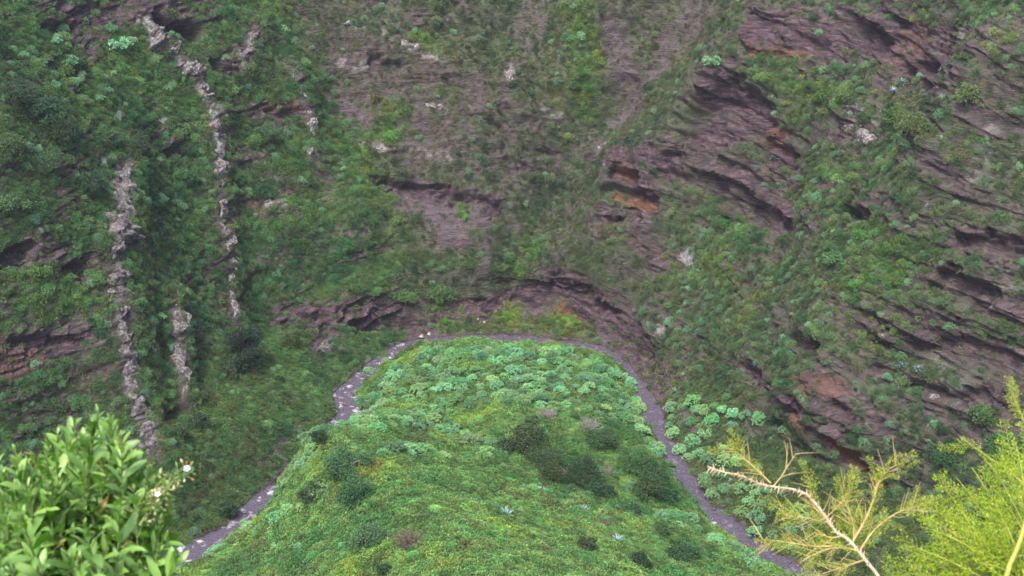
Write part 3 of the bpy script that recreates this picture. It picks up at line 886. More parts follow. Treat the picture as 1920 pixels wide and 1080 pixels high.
def tree_parts(seed, R, H, leaves, ll, lobes=14, flat=0.8):
    """trunk-and-limb mesh and crown mesh of a small evergreen"""
    rng = np.random.default_rng(seed)
    tb, cb = MB(), MB()
    base = np.array([0, 0, -0.4])
    ctr = np.array([0, 0, H * 0.42])
    tb.tube([base, ctr * 0.5 + rng.normal(size=3) * 0.06, ctr], [0.16 * R / 1.5, 0.12 * R / 1.5, 0.08 * R / 1.5], 7)
    lobes = 22
    a = rng.uniform(0, 2 * np.pi, lobes)
    el = rng.uniform(-0.75, 1.1, lobes)
    rad = R * rng.uniform(0.20, 0.44, lobes)
    shell = rng.uniform(0.45, 1.18, lobes)
    C = np.stack([np.cos(a) * np.cos(el) * (R - rad * .8) * shell, np.sin(a) * np.cos(el) * (R - rad * .8) * shell, H * 0.45 + np.sin(el) * (H * 0.45 - rad * flat * .5)], 1)
    leaves = int(leaves * 2.2)
    ll = ll * 1.15
    per = leaves // lobes
    for c, r in zip(C, rad):
        mid = ctr * 0.6 + c * 0.4 + rng.normal(size=3) * 0.1
        tb.tube([ctr * rng.uniform(0.4, 0.95), mid, c], [0.05 * R / 1.5, 0.035 * R / 1.5, 0.012], 4)
        d = unit(rng.normal(size=(per, 3)) + np.array([0, 0, 0.25]))
        B = c + d * (r * rng.uniform(0.35, 1.1, per))[:, None] * np.array([1, 1, flat])
        V, F = leaf_quads(B, unit(d * 0.5 + rng.normal(size=(per, 3)) * 0.6), rng.uniform(0.7, 1.3, per) * ll, ll * 0.55, rng, 0.1)
        cb.add(V, F, 0)
    return tb, cb

def rock_mesh(seed, mat, flat=0.75, jag=0.28, sub=2, name="rock"):
    rng = np.random.default_rng(seed)
    import bmesh
    bm = bmesh.new()
    bmesh.ops.create_icosphere(bm, subdivisions=sub, radius=1.0)
    V = np.array([v.co[:] for v in bm.verts])
    planes = unit(rng.normal(size=(14, 3)))
    offs = rng.uniform(0.42, 0.8, 14)
    for n_, o in zip(planes, offs):                     # cleave flat faces
        s = V @ n_ - o
        V = V - np.maximum(s, 0)[:, None] * n_
    V = V * (1 + jag * 0.22 * vnoise(V * 1.0 + seed * 3.1, 0.6, seed)[:, None]) * np.array([1, rng.uniform(.7, 1), flat])
    F = np.array([[v.index for v in f.verts] for f in bm.faces])
    bm.free()
    return np_mesh(name, V, F, mat)

def agave_mesh(seed):
    rng = np.random.default_rng(seed)
    mb = MB()
    n = 20
    for i in range(n):
        a = i * 2.399 + rng.normal() * 0.1
        el = 0.25 + 1.05 * i / n
        d = np.array([math.cos(a) * math.cos(el), math.sin(a) * math.cos(el), math.sin(el)])
        s = unit(np.cross(d, [0, 0, 1.0]))
        up = np.cross(s, d)
        l = 0.62 * rng.uniform(0.8, 1.15)
        rows = []
        for t, w in ((0, .05), (.35, .075), (.7, .05), (1.0, .004)):
            c = d * l * t + up * (-0.10 * t * t)
            rows += [c - s * w + up * 0.03 * (1 - t), c - up * 0.012, c + s * w + up * 0.03 * (1 - t)]
        F = []
        for k in range(3):
            for j in range(2):
                F.append((k * 3 + j, k * 3 + j + 1, k * 3 + j + 4, k * 3 + j + 3))
        mb.add(np.array(rows), np.array(F), 0)
    return mb.mesh("agave", [M_AGAVE])

# ------------------------------------------------------------------ sampling the ground
CAMV = np.array([0, 0, CAM_Z])
fc = POS[FACES].mean(1)
e1, e2 = POS[FACES[:, 2]] - POS[FACES[:, 0]], POS[FACES[:, 3]] - POS[FACES[:, 1]]
fn = np.cross(e1, e2)
farea = 0.5 * np.linalg.norm(fn, axis=1)
fn /= (2 * farea[:, None] + 1e-12)
fn *= np.where(fn[:, 2:3] < 0, -1, 1)
f0 = FACES[:, 0]
rel = fc - CAMV
depth = rel[:, 1] * CP - rel[:, 2] * SP
fpx = 960 + FPX * rel[:, 0] / depth
fpy = 540 - FPX * (rel[:, 1] * SP + rel[:, 2] * CP) / depth
inview = (depth > 40) & (fpx > -170) & (fpx < 2090) & (fpy > -130) & (fpy < 1210)
facing = np.einsum('ij,ij->i', fn, -rel / np.linalg.norm(rel, axis=1, keepdims=True))
dry = BANK[f0] > -0.12
W0 = farea * inview * dry * (facing > -0.25)
G = {k: v[f0] for k, v in dict(rock=ROCK, scree=SCREE, lush=LUSH, dark=DARK, spurge=SPURGE, rust=RUST, lichen=LICHEN, wall=WALLNESS, far=FAR, inside=INSIDE.astype(float), ang=ANG, bank=BANK, patch=patch, hollow=MASK['hollow'], clear=MASK['clear']).items()}
upness = smooth(-0.1, 0.55, fn[:, 2])
bare = np.clip(1 - 1.0 * G['rock'] - 0.9 * G['scree'] - 0.8 * G['rust'] - 0.6 * G['lichen'] - 1.4 * np.clip(G['hollow'], 0, 1) - 1.6 * G['clear'], 0, 1)

def sample(weight, n, rng, spacing=None, avoid=None):
    w = weight / weight.sum()
    pick = np.searchsorted(np.cumsum(w), rng.uniform(0, 1, n))
    pick = np.clip(pick, 0, len(w) - 1)
    P = fc[pick] + rng.normal(size=(n, 3)) * 0.03
    if spacing is None:
        return pick, P
    cell, keep = {}, []
    for i, p in enumerate(P):
        k = (int(p[0] // spacing), int(p[1] // spacing), int(p[2] // spacing))
        ok = True
        for a in (-1, 0, 1):
            for b in (-1, 0, 1):
                for c in (-1, 0, 1):
                    for q in cell.get((k[0] + a, k[1] + b, k[2] + c), ()):
                        if (p[0] - q[0]) ** 2 + (p[1] - q[1]) ** 2 + (p[2] - q[2]) ** 2 < spacing * spacing:
                            ok = False
                            break
        if ok:
            cell.setdefault(k, []).append(p)
            keep.append(i)
    keep = np.array(keep)
    return pick[keep], P[keep]

def lean_euler(pick, rng, follow=0.45):
    """stand up from the ground, leaning out with the slope"""
    n = fn[pick] * follow + np.array([0, 0, 1.0]) * (1 - follow)
    n /= np.linalg.norm(n, axis=1, keepdims=True)
    spin = rng.uniform(0, 2 * np.pi, len(pick))
    out = np.zeros((len(pick), 3))
    for i in range(len(pick)):
        q = Vector(n[i]).to_track_quat('Z', 'Y')
        out[i] = (q.to_matrix() @ Matrix.Rotation(spin[i], 3, 'Z')).to_euler()
    return out

def tint_of(pick, rng):
    """leaf colour as it grows there: lush patches are yellower and fresher, the dry far wall olive, thick growth deep green"""
    c = np.ones((len(pick), 3))
    far, lush, dark, wall, ins = (G[k][pick] for k in ('far', 'lush', 'dark', 'wall', 'inside'))
    left = (G['ang'][pick] > 118).astype(float) * (1 - ins)
    def blend(c, col, t):
        return c * (1 - t[:, None]) + np.array(col) * t[:, None]
    c = blend(c, (0.95, 0.78, 0.95), far * 0.85)
    c = blend(c, (0.95, 1.18, 0.98), left * 0.9)
    c = blend(c, (1.18, 1.45, 0.72), lush * np.where(left > 0, 0.6, 0.9))
    c = blend(c, (0.48, 0.66, 0.66), dark * 0.75)
    c = blend(c, (1.48, 1.86, 1.34), ins * 0.9)
    q = fc[pick]
    n1, n2 = fbm(q, 5.0, 3, 81), fbm(q, 1.6, 2, 82)
    c = c * (1 + (np.array([0.30, 0.10, -0.25]) * (smooth(0.05, 0.5, n1 + 0.4 * n2) * (1 - dark) * (1 - 0.5 * left))[:, None]))
    c = c * (1 - (np.array([0.5, 0.35, 0.3]) * smooth(0.1, 0.5, -n1 + 0.5 * n2)[:, None]))
    dryp = smooth(0.12, 0.45, fbm(q, 2.2, 3, 83)) * (rng.uniform(size=len(pick)) < 0.6)
    c = c * (1 + np.array([0.12, -0.28, -0.12]) * (dryp * (1 - lush))[:, None])
    c = c * (1 + 0.45 * n2 + 0.25 * rng.normal(size=len(pick)))[:, None].clip(0.35, 1.9)
    return np.concatenate([c, np.ones((len(c), 1))], 1)

def scatter(name, label, cat, protos, P, rot, scl, tint, pick_kind):
    """one mass of plants nobody could count; shapes borrowed from plants that stand in the scene"""
    me = bpy.data.meshes.new(name)
    me.vertices.add(len(P))
    me.vertices.foreach_set("co", np.asarray(P, np.float32).ravel())
    for an, typ, arr, fld in (("turn", 'FLOAT_VECTOR', rot, "vector"), ("size", 'FLOAT_VECTOR', scl, "vector"), ("tint", 'FLOAT_COLOR', tint, "color")):
        a = me.attributes.new(an, typ, 'POINT')
        a.data.foreach_set(fld, np.asarray(arr, np.float32).ravel())
    a = me.attributes.new("sort", 'INT', 'POINT')
    a.data.foreach_set("value", np.asarray(pick_kind, np.int32))
    o = link(name, me)
    ng = bpy.data.node_groups.new(name + "_spread", 'GeometryNodeTree')
    ng.interface.new_socket("Geometry", in_out='INPUT', socket_type='NodeSocketGeometry')
    ng.interface.new_socket("Geometry", in_out='OUTPUT', socket_type='NodeSocketGeometry')
    gi, go = ng.nodes.new("NodeGroupInput"), ng.nodes.new("NodeGroupOutput")
    iop = ng.nodes.new("GeometryNodeInstanceOnPoints")
    join = ng.nodes.new("GeometryNodeJoinGeometry")
    for p in protos:
        oi = ng.nodes.new("GeometryNodeObjectInfo")
        oi.transform_space = 'ORIGINAL'
        oi.inputs[0].default_value = p
        g2 = ng.nodes.new("GeometryNodeGeometryToInstance")
        ng.links.new(oi.outputs['Geometry'], g2.inputs[0])
        ng.links.new(g2.outputs[0], join.inputs[0])
    def named(an, typ):
        n = ng.nodes.new("GeometryNodeInputNamedAttribute")
        n.data_type = typ
        n.inputs[0].default_value = an
        return n.outputs[0]
    ng.links.new(gi.outputs[0], iop.inputs['Points'])
    ng.links.new(join.outputs[0], iop.inputs['Instance'])
    iop.inputs['Pick Instance'].default_value = True
    ng.links.new(named("sort", 'INT'), iop.inputs['Instance Index'])
    ng.links.new(named("turn", 'FLOAT_VECTOR'), iop.inputs['Rotation'])
    ng.links.new(named("size", 'FLOAT_VECTOR'), iop.inputs['Scale'])
    ng.links.new(iop.outputs[0], go.inputs[0])
    md = o.modifiers.new("spread", 'NODES')
    md.node_group = ng
    return tag(o, label, cat, None, 'stuff')

def put(name, me, loc, rot, scl, tint, label, cat, group=None):
    o = link(name, me)
    o.location = loc
    o.rotation_euler = rot
    o.scale = scl if np.ndim(scl) else (scl, scl, scl)
    if tint is not None:
        o["tint"] = [float(v) for v in tint]
    return tag(o, label, cat, group)

# ------------------------------------------------------------------ plants at their places
rng = np.random.default_rng(3)
SPURGES = [spurge_mesh(100 + i) for i in range(6)]
SHRUBS = [shrub_mesh(200 + i, M_SHRUB) for i in range(6)]
DARKS = [shrub_mesh(300 + i, M_DARK, 0.95, 1.15, 10, 0.38, 900, 0.13, 0.075, "dark_bush") for i in range(4)]
TUFTS = [tuft_mesh(400 + i, i < 4) for i in range(6)]

# blue-green shrubs, packed on the spur and scattered on the banks
pk, P = sample(W0 * smooth(0.35, 0.75, G['spurge']), 9000, rng, 1.02)
keep = (G['inside'][pk] > 0.5) | (rng.uniform(size=len(pk)) < 0.55)
pk, P = pk[keep], P[keep]
order = np.argsort(np.linalg.norm(P - CAMV, axis=1) + 30 * (fpx[pk] < 0) + 30 * (fpx[pk] > 1920) + 30 * (fpy[pk] > 1080) + rng.uniform(0, 12, len(pk)))
pk, P = pk[order], P[order]
R_ = lean_euler(pk, rng, 0.25)
sc = rng.uniform(0.55, 1.10, len(pk))
ti = np.ones((len(pk), 4))
ti[:, :3] *= rng.uniform(0.68, 1.18, (len(pk), 1)) * rng.uniform((0.9, 0.95, 0.75), (1.12, 1.05, 1.1), (len(pk), 3))
spurge_objs = []
for i in range(min(300, len(pk))):
    x, y = fpx[pk[i]], fpy[pk[i]]
    big = 'large' if sc[i] > 0.92 else ('middle-sized' if sc[i] > 0.73 else 'small')
    if G['inside'][pk[i]] > 0.5:
        if y < 790 and x > 560:
            where = 'left' if x < 820 else ('middle' if x < 1030 else 'right')
            row = 'far stream bend' if y < 685 else ('centre line' if y < 745 else 'meadow edge')
            lab, grp = '%s blue-green shrub in the dense spur patch, %s part, along the %s' % (big, where, row), 'blue-green shrubs on the flat spur tip'
        elif x < 980:
            where = 'on the knob' if x < 720 else 'in the strips behind the knob'
            if y > 920:
                where = 'along the lower left stream bank'
            lab, grp = '%s blue-green shrub %s of the spur crest' % (big, where), 'blue-green shrubs on the spur crest'
        else:
            where = 'beside the stream-side thicket' if y < 960 else 'below the stream-side thicket'
            lab, grp = '%s blue-green shrub on the spur bank of the right stream arm, %s' % (big, where), 'blue-green shrubs on the lower stream bank'
    else:
        where = 'uphill' if y < 850 else ('downhill' if y > 930 else 'halfway down')
        lab, grp = '%s blue-green shrub on the foot slope below the rust-red ledge, %s' % (big, where), 'blue-green shrubs below the craggy wall'
    spurge_objs.append(put('blue_green_shrub', SPURGES[i % 6], P[i], R_[i], (sc[i], sc[i], sc[i] * rng.uniform(.75, 1)), ti[i], lab, 'shrub', grp))
if len(pk) > 300:
    m = slice(300, None)
    scatter('blue_green_shrub_cover', 'smaller blue-green shrubs filling in along the banks', 'shrubs', spurge_objs[:6], P[m], R_[m], np.repeat(sc[m, None], 3, 1), ti[m], np.arange(len(pk))[m] % 6)
print('spurge', len(pk))

# round green bushes on the walls
wsh = W0 * bare * upness * (0.10 + 0.9 * np.clip(G['wall'], 0, 1)) * (1 - G['inside']) * (1 - 0.8 * G['far']) * smooth(-0.35, 0.35, G['patch'] + 0.5 * G['lush'] + 0.3 * G['dark']) * (1 - G['spurge'])
pk, P = sample(wsh, 16000, rng, 0.5)
vis = (fpx[pk] > 10) & (fpx[pk] < 1910) & (fpy[pk] > 5) & (fpy[pk] < 1060) & (facing[pk] > 0.2) & ~((fpx[pk] < 340) & (fpy[pk] > 780)) & ~((fpx[pk] > 1400) & (fpy[pk] > 840))
sc = (0.32 + 0.62 * rng.uniform(0, 1, len(pk)) ** 2) * (1 + 0.25 * G['lush'][pk])
order = np.argsort(-(sc * vis))
pk, P, sc = pk[order], P[order], sc[order]
R_ = lean_euler(pk, rng, 0.35)
ti = tint_of(pk, rng)
glauc = (rng.uniform(size=len(pk)) < 0.13) & (np.arange(len(pk)) >= 300)
ti[glauc, :3] = np.array([1.7, 2.0, 2.6]) * rng.uniform(0.7, 1.15, (glauc.sum(), 1))
shrub_objs = []
for i in range(300):
    x, y = fpx[pk[i]], fpy[pk[i]]
    hue = 'fresh green' if G['lush'][pk[i]] > 0.35 else ('deep green' if G['dark'][pk[i]] > 0.3 else 'green')
    lvl = 'upper' if y < 260 else ('middle' if y < 520 else 'lower')
    if x > 1080:
        side = 'near the gully' if x < 1350 else ('between the rock ledges' if x < 1620 else 'around the right-hand rib')
        lab, grp = 'round %s bush %s on the %s craggy wall' % (hue, side, lvl), 'round bushes on the craggy wall'
    elif x > 600:
        side = 'by the lush streak' if x < 760 else ('above or below the dark ledge' if x < 940 else 'by the gully')
        lab, grp = 'round %s bush %s on the %s far wall' % (hue, side, lvl), 'round bushes on the far wall'
    else:
        side = 'left of the broad dyke' if x < 225 else ('between broad and long dyke' if x < 415 else 'right of the long dyke')
        lab, grp = 'round %s bush %s on the %s cliff' % (hue, side, lvl), 'round bushes on the dyke cliff'
    shrub_objs.append(put('round_shrub', SHRUBS[i % 6], P[i], R_[i], (sc[i], sc[i], sc[i] * rng.uniform(.75, 1.05)), ti[i], lab, 'shrub', grp))
m = slice(300, None)
scatter('wall_bushes', 'countless small bushes clinging to the ravine walls', 'bushes', shrub_objs[:6], P[m], R_[m], np.repeat(sc[m, None], 3, 1), ti[m], np.arange(len(pk))[m] % 6)
print('shrubs', len(pk))

# little bushes dotted over the spur meadow and the grassy slope
wm = W0 * (1 - G['wall']) * (1 - 0.5 * smooth(0.2, 0.5, G['spurge'])) * smooth(-0.5, 0.5, fbm(fc, 3.0, 3, 95))
pk, P = sample(wm, 7500, rng, 0.42)
R_ = lean_euler(pk, rng, 0.4)
sc = 0.25 + 0.62 * rng.uniform(0, 1, len(pk)) ** 3
scatter('meadow_bushes', 'countless little bushes dotted over spur meadow and grassy slope', 'bushes', shrub_objs[:6], P, R_, np.stack([sc, sc, sc * .8], 1), tint_of(pk, rng), np.arange(len(pk)) % 6)

# ground cover: herbs and tussocks everywhere soil holds
tuft_spots = [(905, 985, 'low herb patch beside the blue agave on the spur'), (560, 1010, 'low herb patch near the lower left bank'), (845, 905, 'low herb patch on the open middle of the spur'),
              (1050, 1020, 'low herb patch on the spur below the white agave'), (930, 1050, 'grass tussock at the bottom of the spur meadow'), (700, 950, 'grass tussock above the grey bush on the spur')]
tuft_objs = []
for i, (x, y, lab) in enumerate(tuft_spots):
    p, n_ = spot(x, y)
    tuft_objs.append(put('herb_patch' if i < 4 else 'grass_tussock', TUFTS[i], p, (0, 0, i), 1.1, (1.1, 1.1, .9, 1), lab, 'plant', None))
rightw = G['wall'] * (G['ang'] < 60)
wt = W0 * (1 - 0.78 * rightw * (1 - 0.5 * G['lush'])) * (0.08 + 0.92 * bare) * (1 - 0.95 * G['clear']) * (0.25 + 0.75 * upness) * (0.55 + 0.45 * smooth(-0.4, 0.3, G['patch'])) * (1 - 0.45 * G['far'] * (1 - G['lush']))
pk, P = sample(wt, 95000, rng)
R_ = lean_euler(pk, rng, 0.6)
sc = rng.uniform(0.55, 1.25, len(pk)) * np.where(G['inside'][pk] > 0, 1.0, 0.85) * (1 - 0.25 * G['far'][pk])
scatter('ground_cover', 'low herbs and grasses covering the spur and slopes', 'ground cover', tuft_objs, P, R_, np.repeat(sc[:, None], 3, 1), tint_of(pk, rng), rng.choice(6, len(pk), p=[.23, .23, .23, .23, .04, .04]))
# ------------------------------------------------------------------ the stream
def mat_water():
    m, nt, out = new_mat("stream_water")
    L = nt.links.new
    n1 = noise_tex(nt, 1.1, 4, 0.6)
    n2 = noise_tex(nt, 6.0, 3, 0.6)
    a = nd(nt, "ShaderNodeAttribute", attribute_name="foam")
    fo = nd(nt, "ShaderNodeMath", operation='MULTIPLY')
    th = ramp(nt, n1, [(0.56, 0.0), (0.70, 1.0)])
    th2 = ramp(nt, n2, [(0.35, 0.25), (0.6, 1.0)])
    L(a.outputs['Fac'], fo.inputs[0])
    L(th, fo.inputs[1])
    fo2 = nd(nt, "ShaderNodeMath", operation='MULTIPLY')
    L(fo.outputs[0], fo2.inputs[0])
    L(th2, fo2.inputs[1])
    c = ramp(nt, n2, [(0.3, (0.036, 0.030, 0.042)), (0.7, (0.094, 0.078, 0.100))])
    c = mixc(nt, fo2.outputs[0], c, (0.62, 0.60, 0.66))
    p = nd(nt, "ShaderNodeBsdfPrincipled")
    p.inputs['Roughness'].default_value = 0.25
    p.inputs['Specular IOR Level'].default_value = 0.5
    b = nd(nt, "ShaderNodeBump")
    b.inputs['Strength'].default_value = 0.7
    b.inputs['Distance'].default_value = 0.08
    L(n2, b.inputs['Height'])
    L(b.outputs[0], p.inputs['Normal'])
    L(c, p.inputs['Base Color'])
    L(p.outputs[0], out.inputs[0])
    return m
cl = catmull(STREAM[8:-8], 3)
tg = unit(np.gradient(cl, axis=0))
nr_ = np.stack([-tg[:, 1], tg[:, 0]], 1)
K = 9
s_ = np.linspace(-1, 1, K)
hw = stream_half(cl[:, 0], cl[:, 1]) + 0.25
wv = np.stack([np.concatenate([c + n_ * w * s for s in s_]).reshape(K, 2) for c, n_, w in zip(cl, nr_, hw)])
wz = np.full(wv.shape[:2], -0.14)
flat = np.concatenate([wv.reshape(-1, 2), wz.reshape(-1, 1)], 1)
flat[:, 2] += 0.03 * vnoise(flat, 0.8, 92)
ii = np.arange(len(cl) * K).reshape(len(cl), K)
wf = np.stack([ii[:-1, :-1], ii[:-1, 1:], ii[1:, 1:], ii[1:, :-1]], -1).reshape(-1, 4)
me = np_mesh("stream", flat, wf, mat_water(), True)
at_ = me.attributes.new("foam", 'FLOAT', 'POINT')
fx, fy = flat[:, 0], flat[:, 1]
foam = np.where(fx < -11, 0.75, 0.15)
at_.data.foreach_set("value", foam.astype(np.float32))
tag(link("stream", me), 'narrow purple-grey stream bending round the spur, foaming at left', None, None, 'structure')

# ------------------------------------------------------------------ rocks
ROCKS = [rock_mesh(500 + i, M_STONE, 0.8, 0.3) for i in range(6)] + [rock_mesh(520 + i, M_PALE, 0.75, 0.3) for i in range(5)]
BASALT = mat_plain("dark_basalt", (0.050, 0.040, 0.042), (0.135, 0.105, 0.10), 2.4, 0.9, 0.6, 0.08)
DROCKS = [rock_mesh(540 + i, BASALT, 0.8, 0.35) for i in range(4)]

def mat_crag():
    m, nt, out = new_mat("lichened_crag")
    L = nt.links.new
    tc = nd(nt, "ShaderNodeTexCoord")
    mp = nd(nt, "ShaderNodeMapping")
    mp.inputs['Scale'].default_value = (2.2, 2.2, 0.9)
    L(tc.outputs['Object'], mp.inputs['Vector'])
    n1 = noise_tex(nt, 1.5, 5, 0.7, vec=mp.outputs[0])
    n2 = noise_tex(nt, 4.2, 5, 0.75)
    c = ramp(nt, n1, [(0.3, (0.022, 0.018, 0.020)), (0.5, (0.062, 0.050, 0.050)), (0.7, (0.12, 0.10, 0.095))])
    li = ramp(nt, n2, [(0.48, 0.0), (0.58, 1.0)])
    a = nd(nt, "ShaderNodeAttribute", attribute_type='OBJECT', attribute_name="crust")
    mu = nd(nt, "ShaderNodeMath", operation='MULTIPLY')
    L(li, mu.inputs[0])
    L(a.outputs['Fac'], mu.inputs[1])
    c = mixc(nt, mu.outputs[0], c, (0.25, 0.235, 0.22))
    gr = ramp(nt, n1, [(0.62, 0.0), (0.70, 0.6)])
    c = mixc(nt, gr, c, (0.05, 0.075, 0.025))
    p = nd(nt, "ShaderNodeBsdfPrincipled")
    p.inputs['Roughness'].default_value = 0.92
    p.inputs['Specular IOR Level'].default_value = 0.2
    b = nd(nt, "ShaderNodeBump")
    b.inputs['Strength'].default_value = 0.7
    b.inputs['Distance'].default_value = 0.12
    L(n1, b.inputs['Height'])
    L(c, p.inputs['Base Color'])
    L(b.outputs[0], p.inputs['Normal'])
    L(p.outputs[0], out.inputs[0])
    return m
M_CRAG = mat_crag()
CROCKS = [rock_mesh(560 + i, M_CRAG, 0.85, 0.3) for i in range(4)]

def rock_chain(name, label, cat, pts, wpx, rng, pale=0.6, step=0.62, tall=1.25):
    """a craggy rib with wedged blocks; every block a part of its own"""
    hits = [spot(*p) for p in catmull(pts, 8)]
    W = np.array([tuple(h[0]) for h in hits])
    Nn = np.array([tuple(h[1]) for h in hits])
    keep = [0]
    for i in range(1, len(W)):
        if np.linalg.norm(W[i] - W[keep[-1]]) < 7:
            keep.append(i)
    W, Nn = W[keep], Nn[keep]
    seg = np.concatenate([[0], np.cumsum(np.linalg.norm(np.diff(W, axis=0), axis=1))])
    root = link(name, None)
    base = W[np.argmin(W[:, 2])]
    root.location = base
    tag(root, label, cat)
    ss = np.arange(0, seg[-1], 0.11)
    wl = np.atleast_1d(np.array(wpx, float))
    half = np.maximum(np.interp(np.linspace(0, 1, len(ss)), np.linspace(0, 1, len(wl)), wl) * px_size(W[0]), 0.2)
    C = np.stack([np.interp(ss, seg, W[:, k]) for k in range(3)], 1)
    kk = 15
    pad = np.concatenate([np.repeat(C[:1], kk, 0), C, np.repeat(C[-1:], kk, 0)])
    Cs = np.stack([np.convolve(pad[:, k], np.ones(2 * kk + 1) / (2 * kk + 1), 'valid') for k in range(3)], 1)
    C = 0.5 * C + 0.5 * Cs
    T = unit(np.gradient(Cs, axis=0))
    out_ = unit(np.mean(Nn, axis=0) * np.array([1, 1, 0.5]) + np.array([0, -0.6, 0.15]))
    N_ = unit(out_ - T * (T @ out_)[:, None])
    Bv = np.cross(T, N_)
    C = C + Bv * (half * 0.75 * noise1(ss / 1.2, int(pts[0][0]) + 17))[:, None]
    n1 = noise1(ss / 2.1, int(pts[0][0])) ; n2 = noise1(ss / 0.8, int(pts[0][0]) + 5)
    wid = half * np.clip(1.0 + 0.6 * n1 + 0.45 * n2, 0.3, 1.8) * np.minimum(1, np.minimum(ss, ss[-1] - ss) / 0.8 + 0.15)
    hgt = half * np.clip(0.42 + 0.8 * noise1(ss / 1.6, int(pts[0][1]) + 9) + 0.45 * n2, -0.7, 1.3)
    S = np.linspace(-1.25, 1.25, 13)
    V = np.stack([C + Bv * (wid * s)[:, None] + N_ * (hgt * max(0, 1 - abs(s) ** 2.2) ** 0.6 - 0.35 * abs(s) * half - 0.06)[:, None] for s in S], 1)
    Vf = V.reshape(-1, 3)
    jag = np.abs(vnoise(Vf * np.array([1, 1, .45]), 0.9, 7)) + 0.4 * np.abs(vnoise(Vf * np.array([1, 1, .6]), 0.35, 8)) - 0.4
    jag = 0.6 * jag + 0.42 * blocks(Vf, (0.7, 0.7, 0.55), 71) + 0.25 * blocks(Vf, (0.35, 0.35, 0.3), 75)
    Vf = Vf + np.repeat(N_, 13, 0) * (jag * 0.7 * np.repeat(half, 13))[:, None] + np.repeat(Bv, 13, 0) * (vnoise(Vf, 0.45, 9) * 0.5 * np.repeat(half, 13))[:, None]
    g = np.arange(len(Vf)).reshape(len(ss), 13)
    F = np.stack([g[:-1, :-1], g[:-1, 1:], g[1:, 1:], g[1:, :-1]], -1).reshape(-1, 4)
    crag = link('crag', np_mesh('crag', Vf - base, F, M_CRAG), root)
    crag["crust"] = float(min(1.0, pale * 1.05))
    n = int(seg[-1] / (step * 3.2)) + 1
    for s in np.linspace(0, seg[-1], n):
        i = min(int(s / 0.11), len(C) - 1)
        k = rng.uniform(0.25, 0.6) * max(half[i], 0.34)
        q = C[i] + Bv[i] * rng.normal() * wid[i] * 0.6 + N_[i] * max(0, hgt[i]) * 0.35
        r = rng.uniform()
        me = CROCKS[rng.integers(0, 4)]
        o = link('rock', me, root)
        o.location = q - base
        o["crust"] = float(min(1.0, pale))
        o.rotation_euler = (rng.normal() * 0.35, rng.normal() * 0.35, rng.uniform(0, 6.28))
        o.scale = (k * rng.uniform(.7, 1.1), k * rng.uniform(.6, 1), k * tall * rng.uniform(.8, 1.5))
    return root
rng = np.random.default_rng(8)
rock_chain('rock_dyke', 'long pale rock dyke zigzagging down the cliff from the dark cave', 'rock dyke', [(272, 25), (300, 85), (345, 125), (385, 170), (405, 215), (415, 290), (412, 350), (420, 430), (432, 500), (441, 600)], (15, 18, 16, 13, 12, 12, 9, 9, 8, 5), rng, 0.7, 0.6)
rock_chain('rock_dyke', 'broad craggy grey dyke standing left of the dark shrub thicket', 'rock dyke', [(240, 310), (228, 370), (218, 440), (222, 520), (230, 600), (240, 690), (255, 770), (284, 850)], (10, 24, 22, 15, 12, 12, 13, 16), rng, 0.5, 0.5)
rock_chain('rock_dyke', 'short slender grey dyke ending above the small dark bushes', 'rock dyke', [(326, 560), (331, 610), (338, 680), (345, 752)], (9, 15, 8, 4), rng, 0.6, 0.5)
rock_chain('rock_dyke', 'small dark leaning dyke beside the hanging rock knob', 'rock dyke', [(482, 55), (470, 85), (454, 128)], 9, rng, 0.4, 0.5)
rock_chain('rock_dyke', 'thin broken pale dyke between cliff and far wall', 'rock dyke', [(550, 130), (565, 170), (582, 230), (594, 300)], 6, rng, 0.9, 0.7)
for pts, w, lab in (([(672, 266), (695, 272), (722, 280)], 6, 'row of white stones above the lush green streak'), ([(742, 78), (790, 95), (830, 114)], 6, 'pale stepped outcrop near the top of the far wall'),
    ([(962, 128), (952, 158)], 8, 'upright white pinnacle on the far wall spur'), ([(1140, 265), (1118, 290)], 8, 'pale grey crest stones at the gully mouth'), ([(1010, 210), (1058, 218)], 8, 'grey outcrop below the far wall pinnacle'),
    ([(560, 275), (590, 298)], 8, 'pale outcrop at the foot of the thin broken dyke'), ([(495, 380), (545, 388)], 7, 'pale blocks on a ledge beside the long dyke'), ([(790, 193), (838, 208)], 6, 'thin pale ledge right of the lush green patch'),
    ([(520, 530), (540, 550)], 7, 'pale stones at the left end of the low rock band'), ([(1590, 195), (1602, 215)], 9, 'pale upright rock among bushes near the top right'), ([(1580, 240), (1645, 265)], 10, 'grey rounded outcrop above the round bushes'),
    ([(1745, 380), (1740, 410)], 8, 'grey crag on the right-hand rib'), ([(1640, 640), (1665, 632)], 9, 'pale block jutting from the right-hand rib'), ([(1780, 680), (1800, 690)], 10, 'pale boulder outcrop under the long dark crack'),
    ([(1740, 755), (1760, 740)], 9, 'grey-white crag low on the right-hand wall'), ([(185, 495), (180, 510)], 6, 'white stones beside the dark shallow cave'), ([(245, 305), (243, 330)], 7, 'white rock tip at the head of the broad dyke'),
    ([(280, 650), (290, 670)], 9, 'pale knob beside the broad dyke'), ([(640, 48), (700, 52)], 6, 'pale thin ledge at the top of the far wall'), ([(440, 115), (428, 140)], 12, 'dark hanging rock knob near the top of the cliff')):
    rock_chain('rock_outcrop', lab, 'rock', pts, w, rng, 0.1 if 'dark' in lab[:5] else 0.8, 0.55, 0.9)

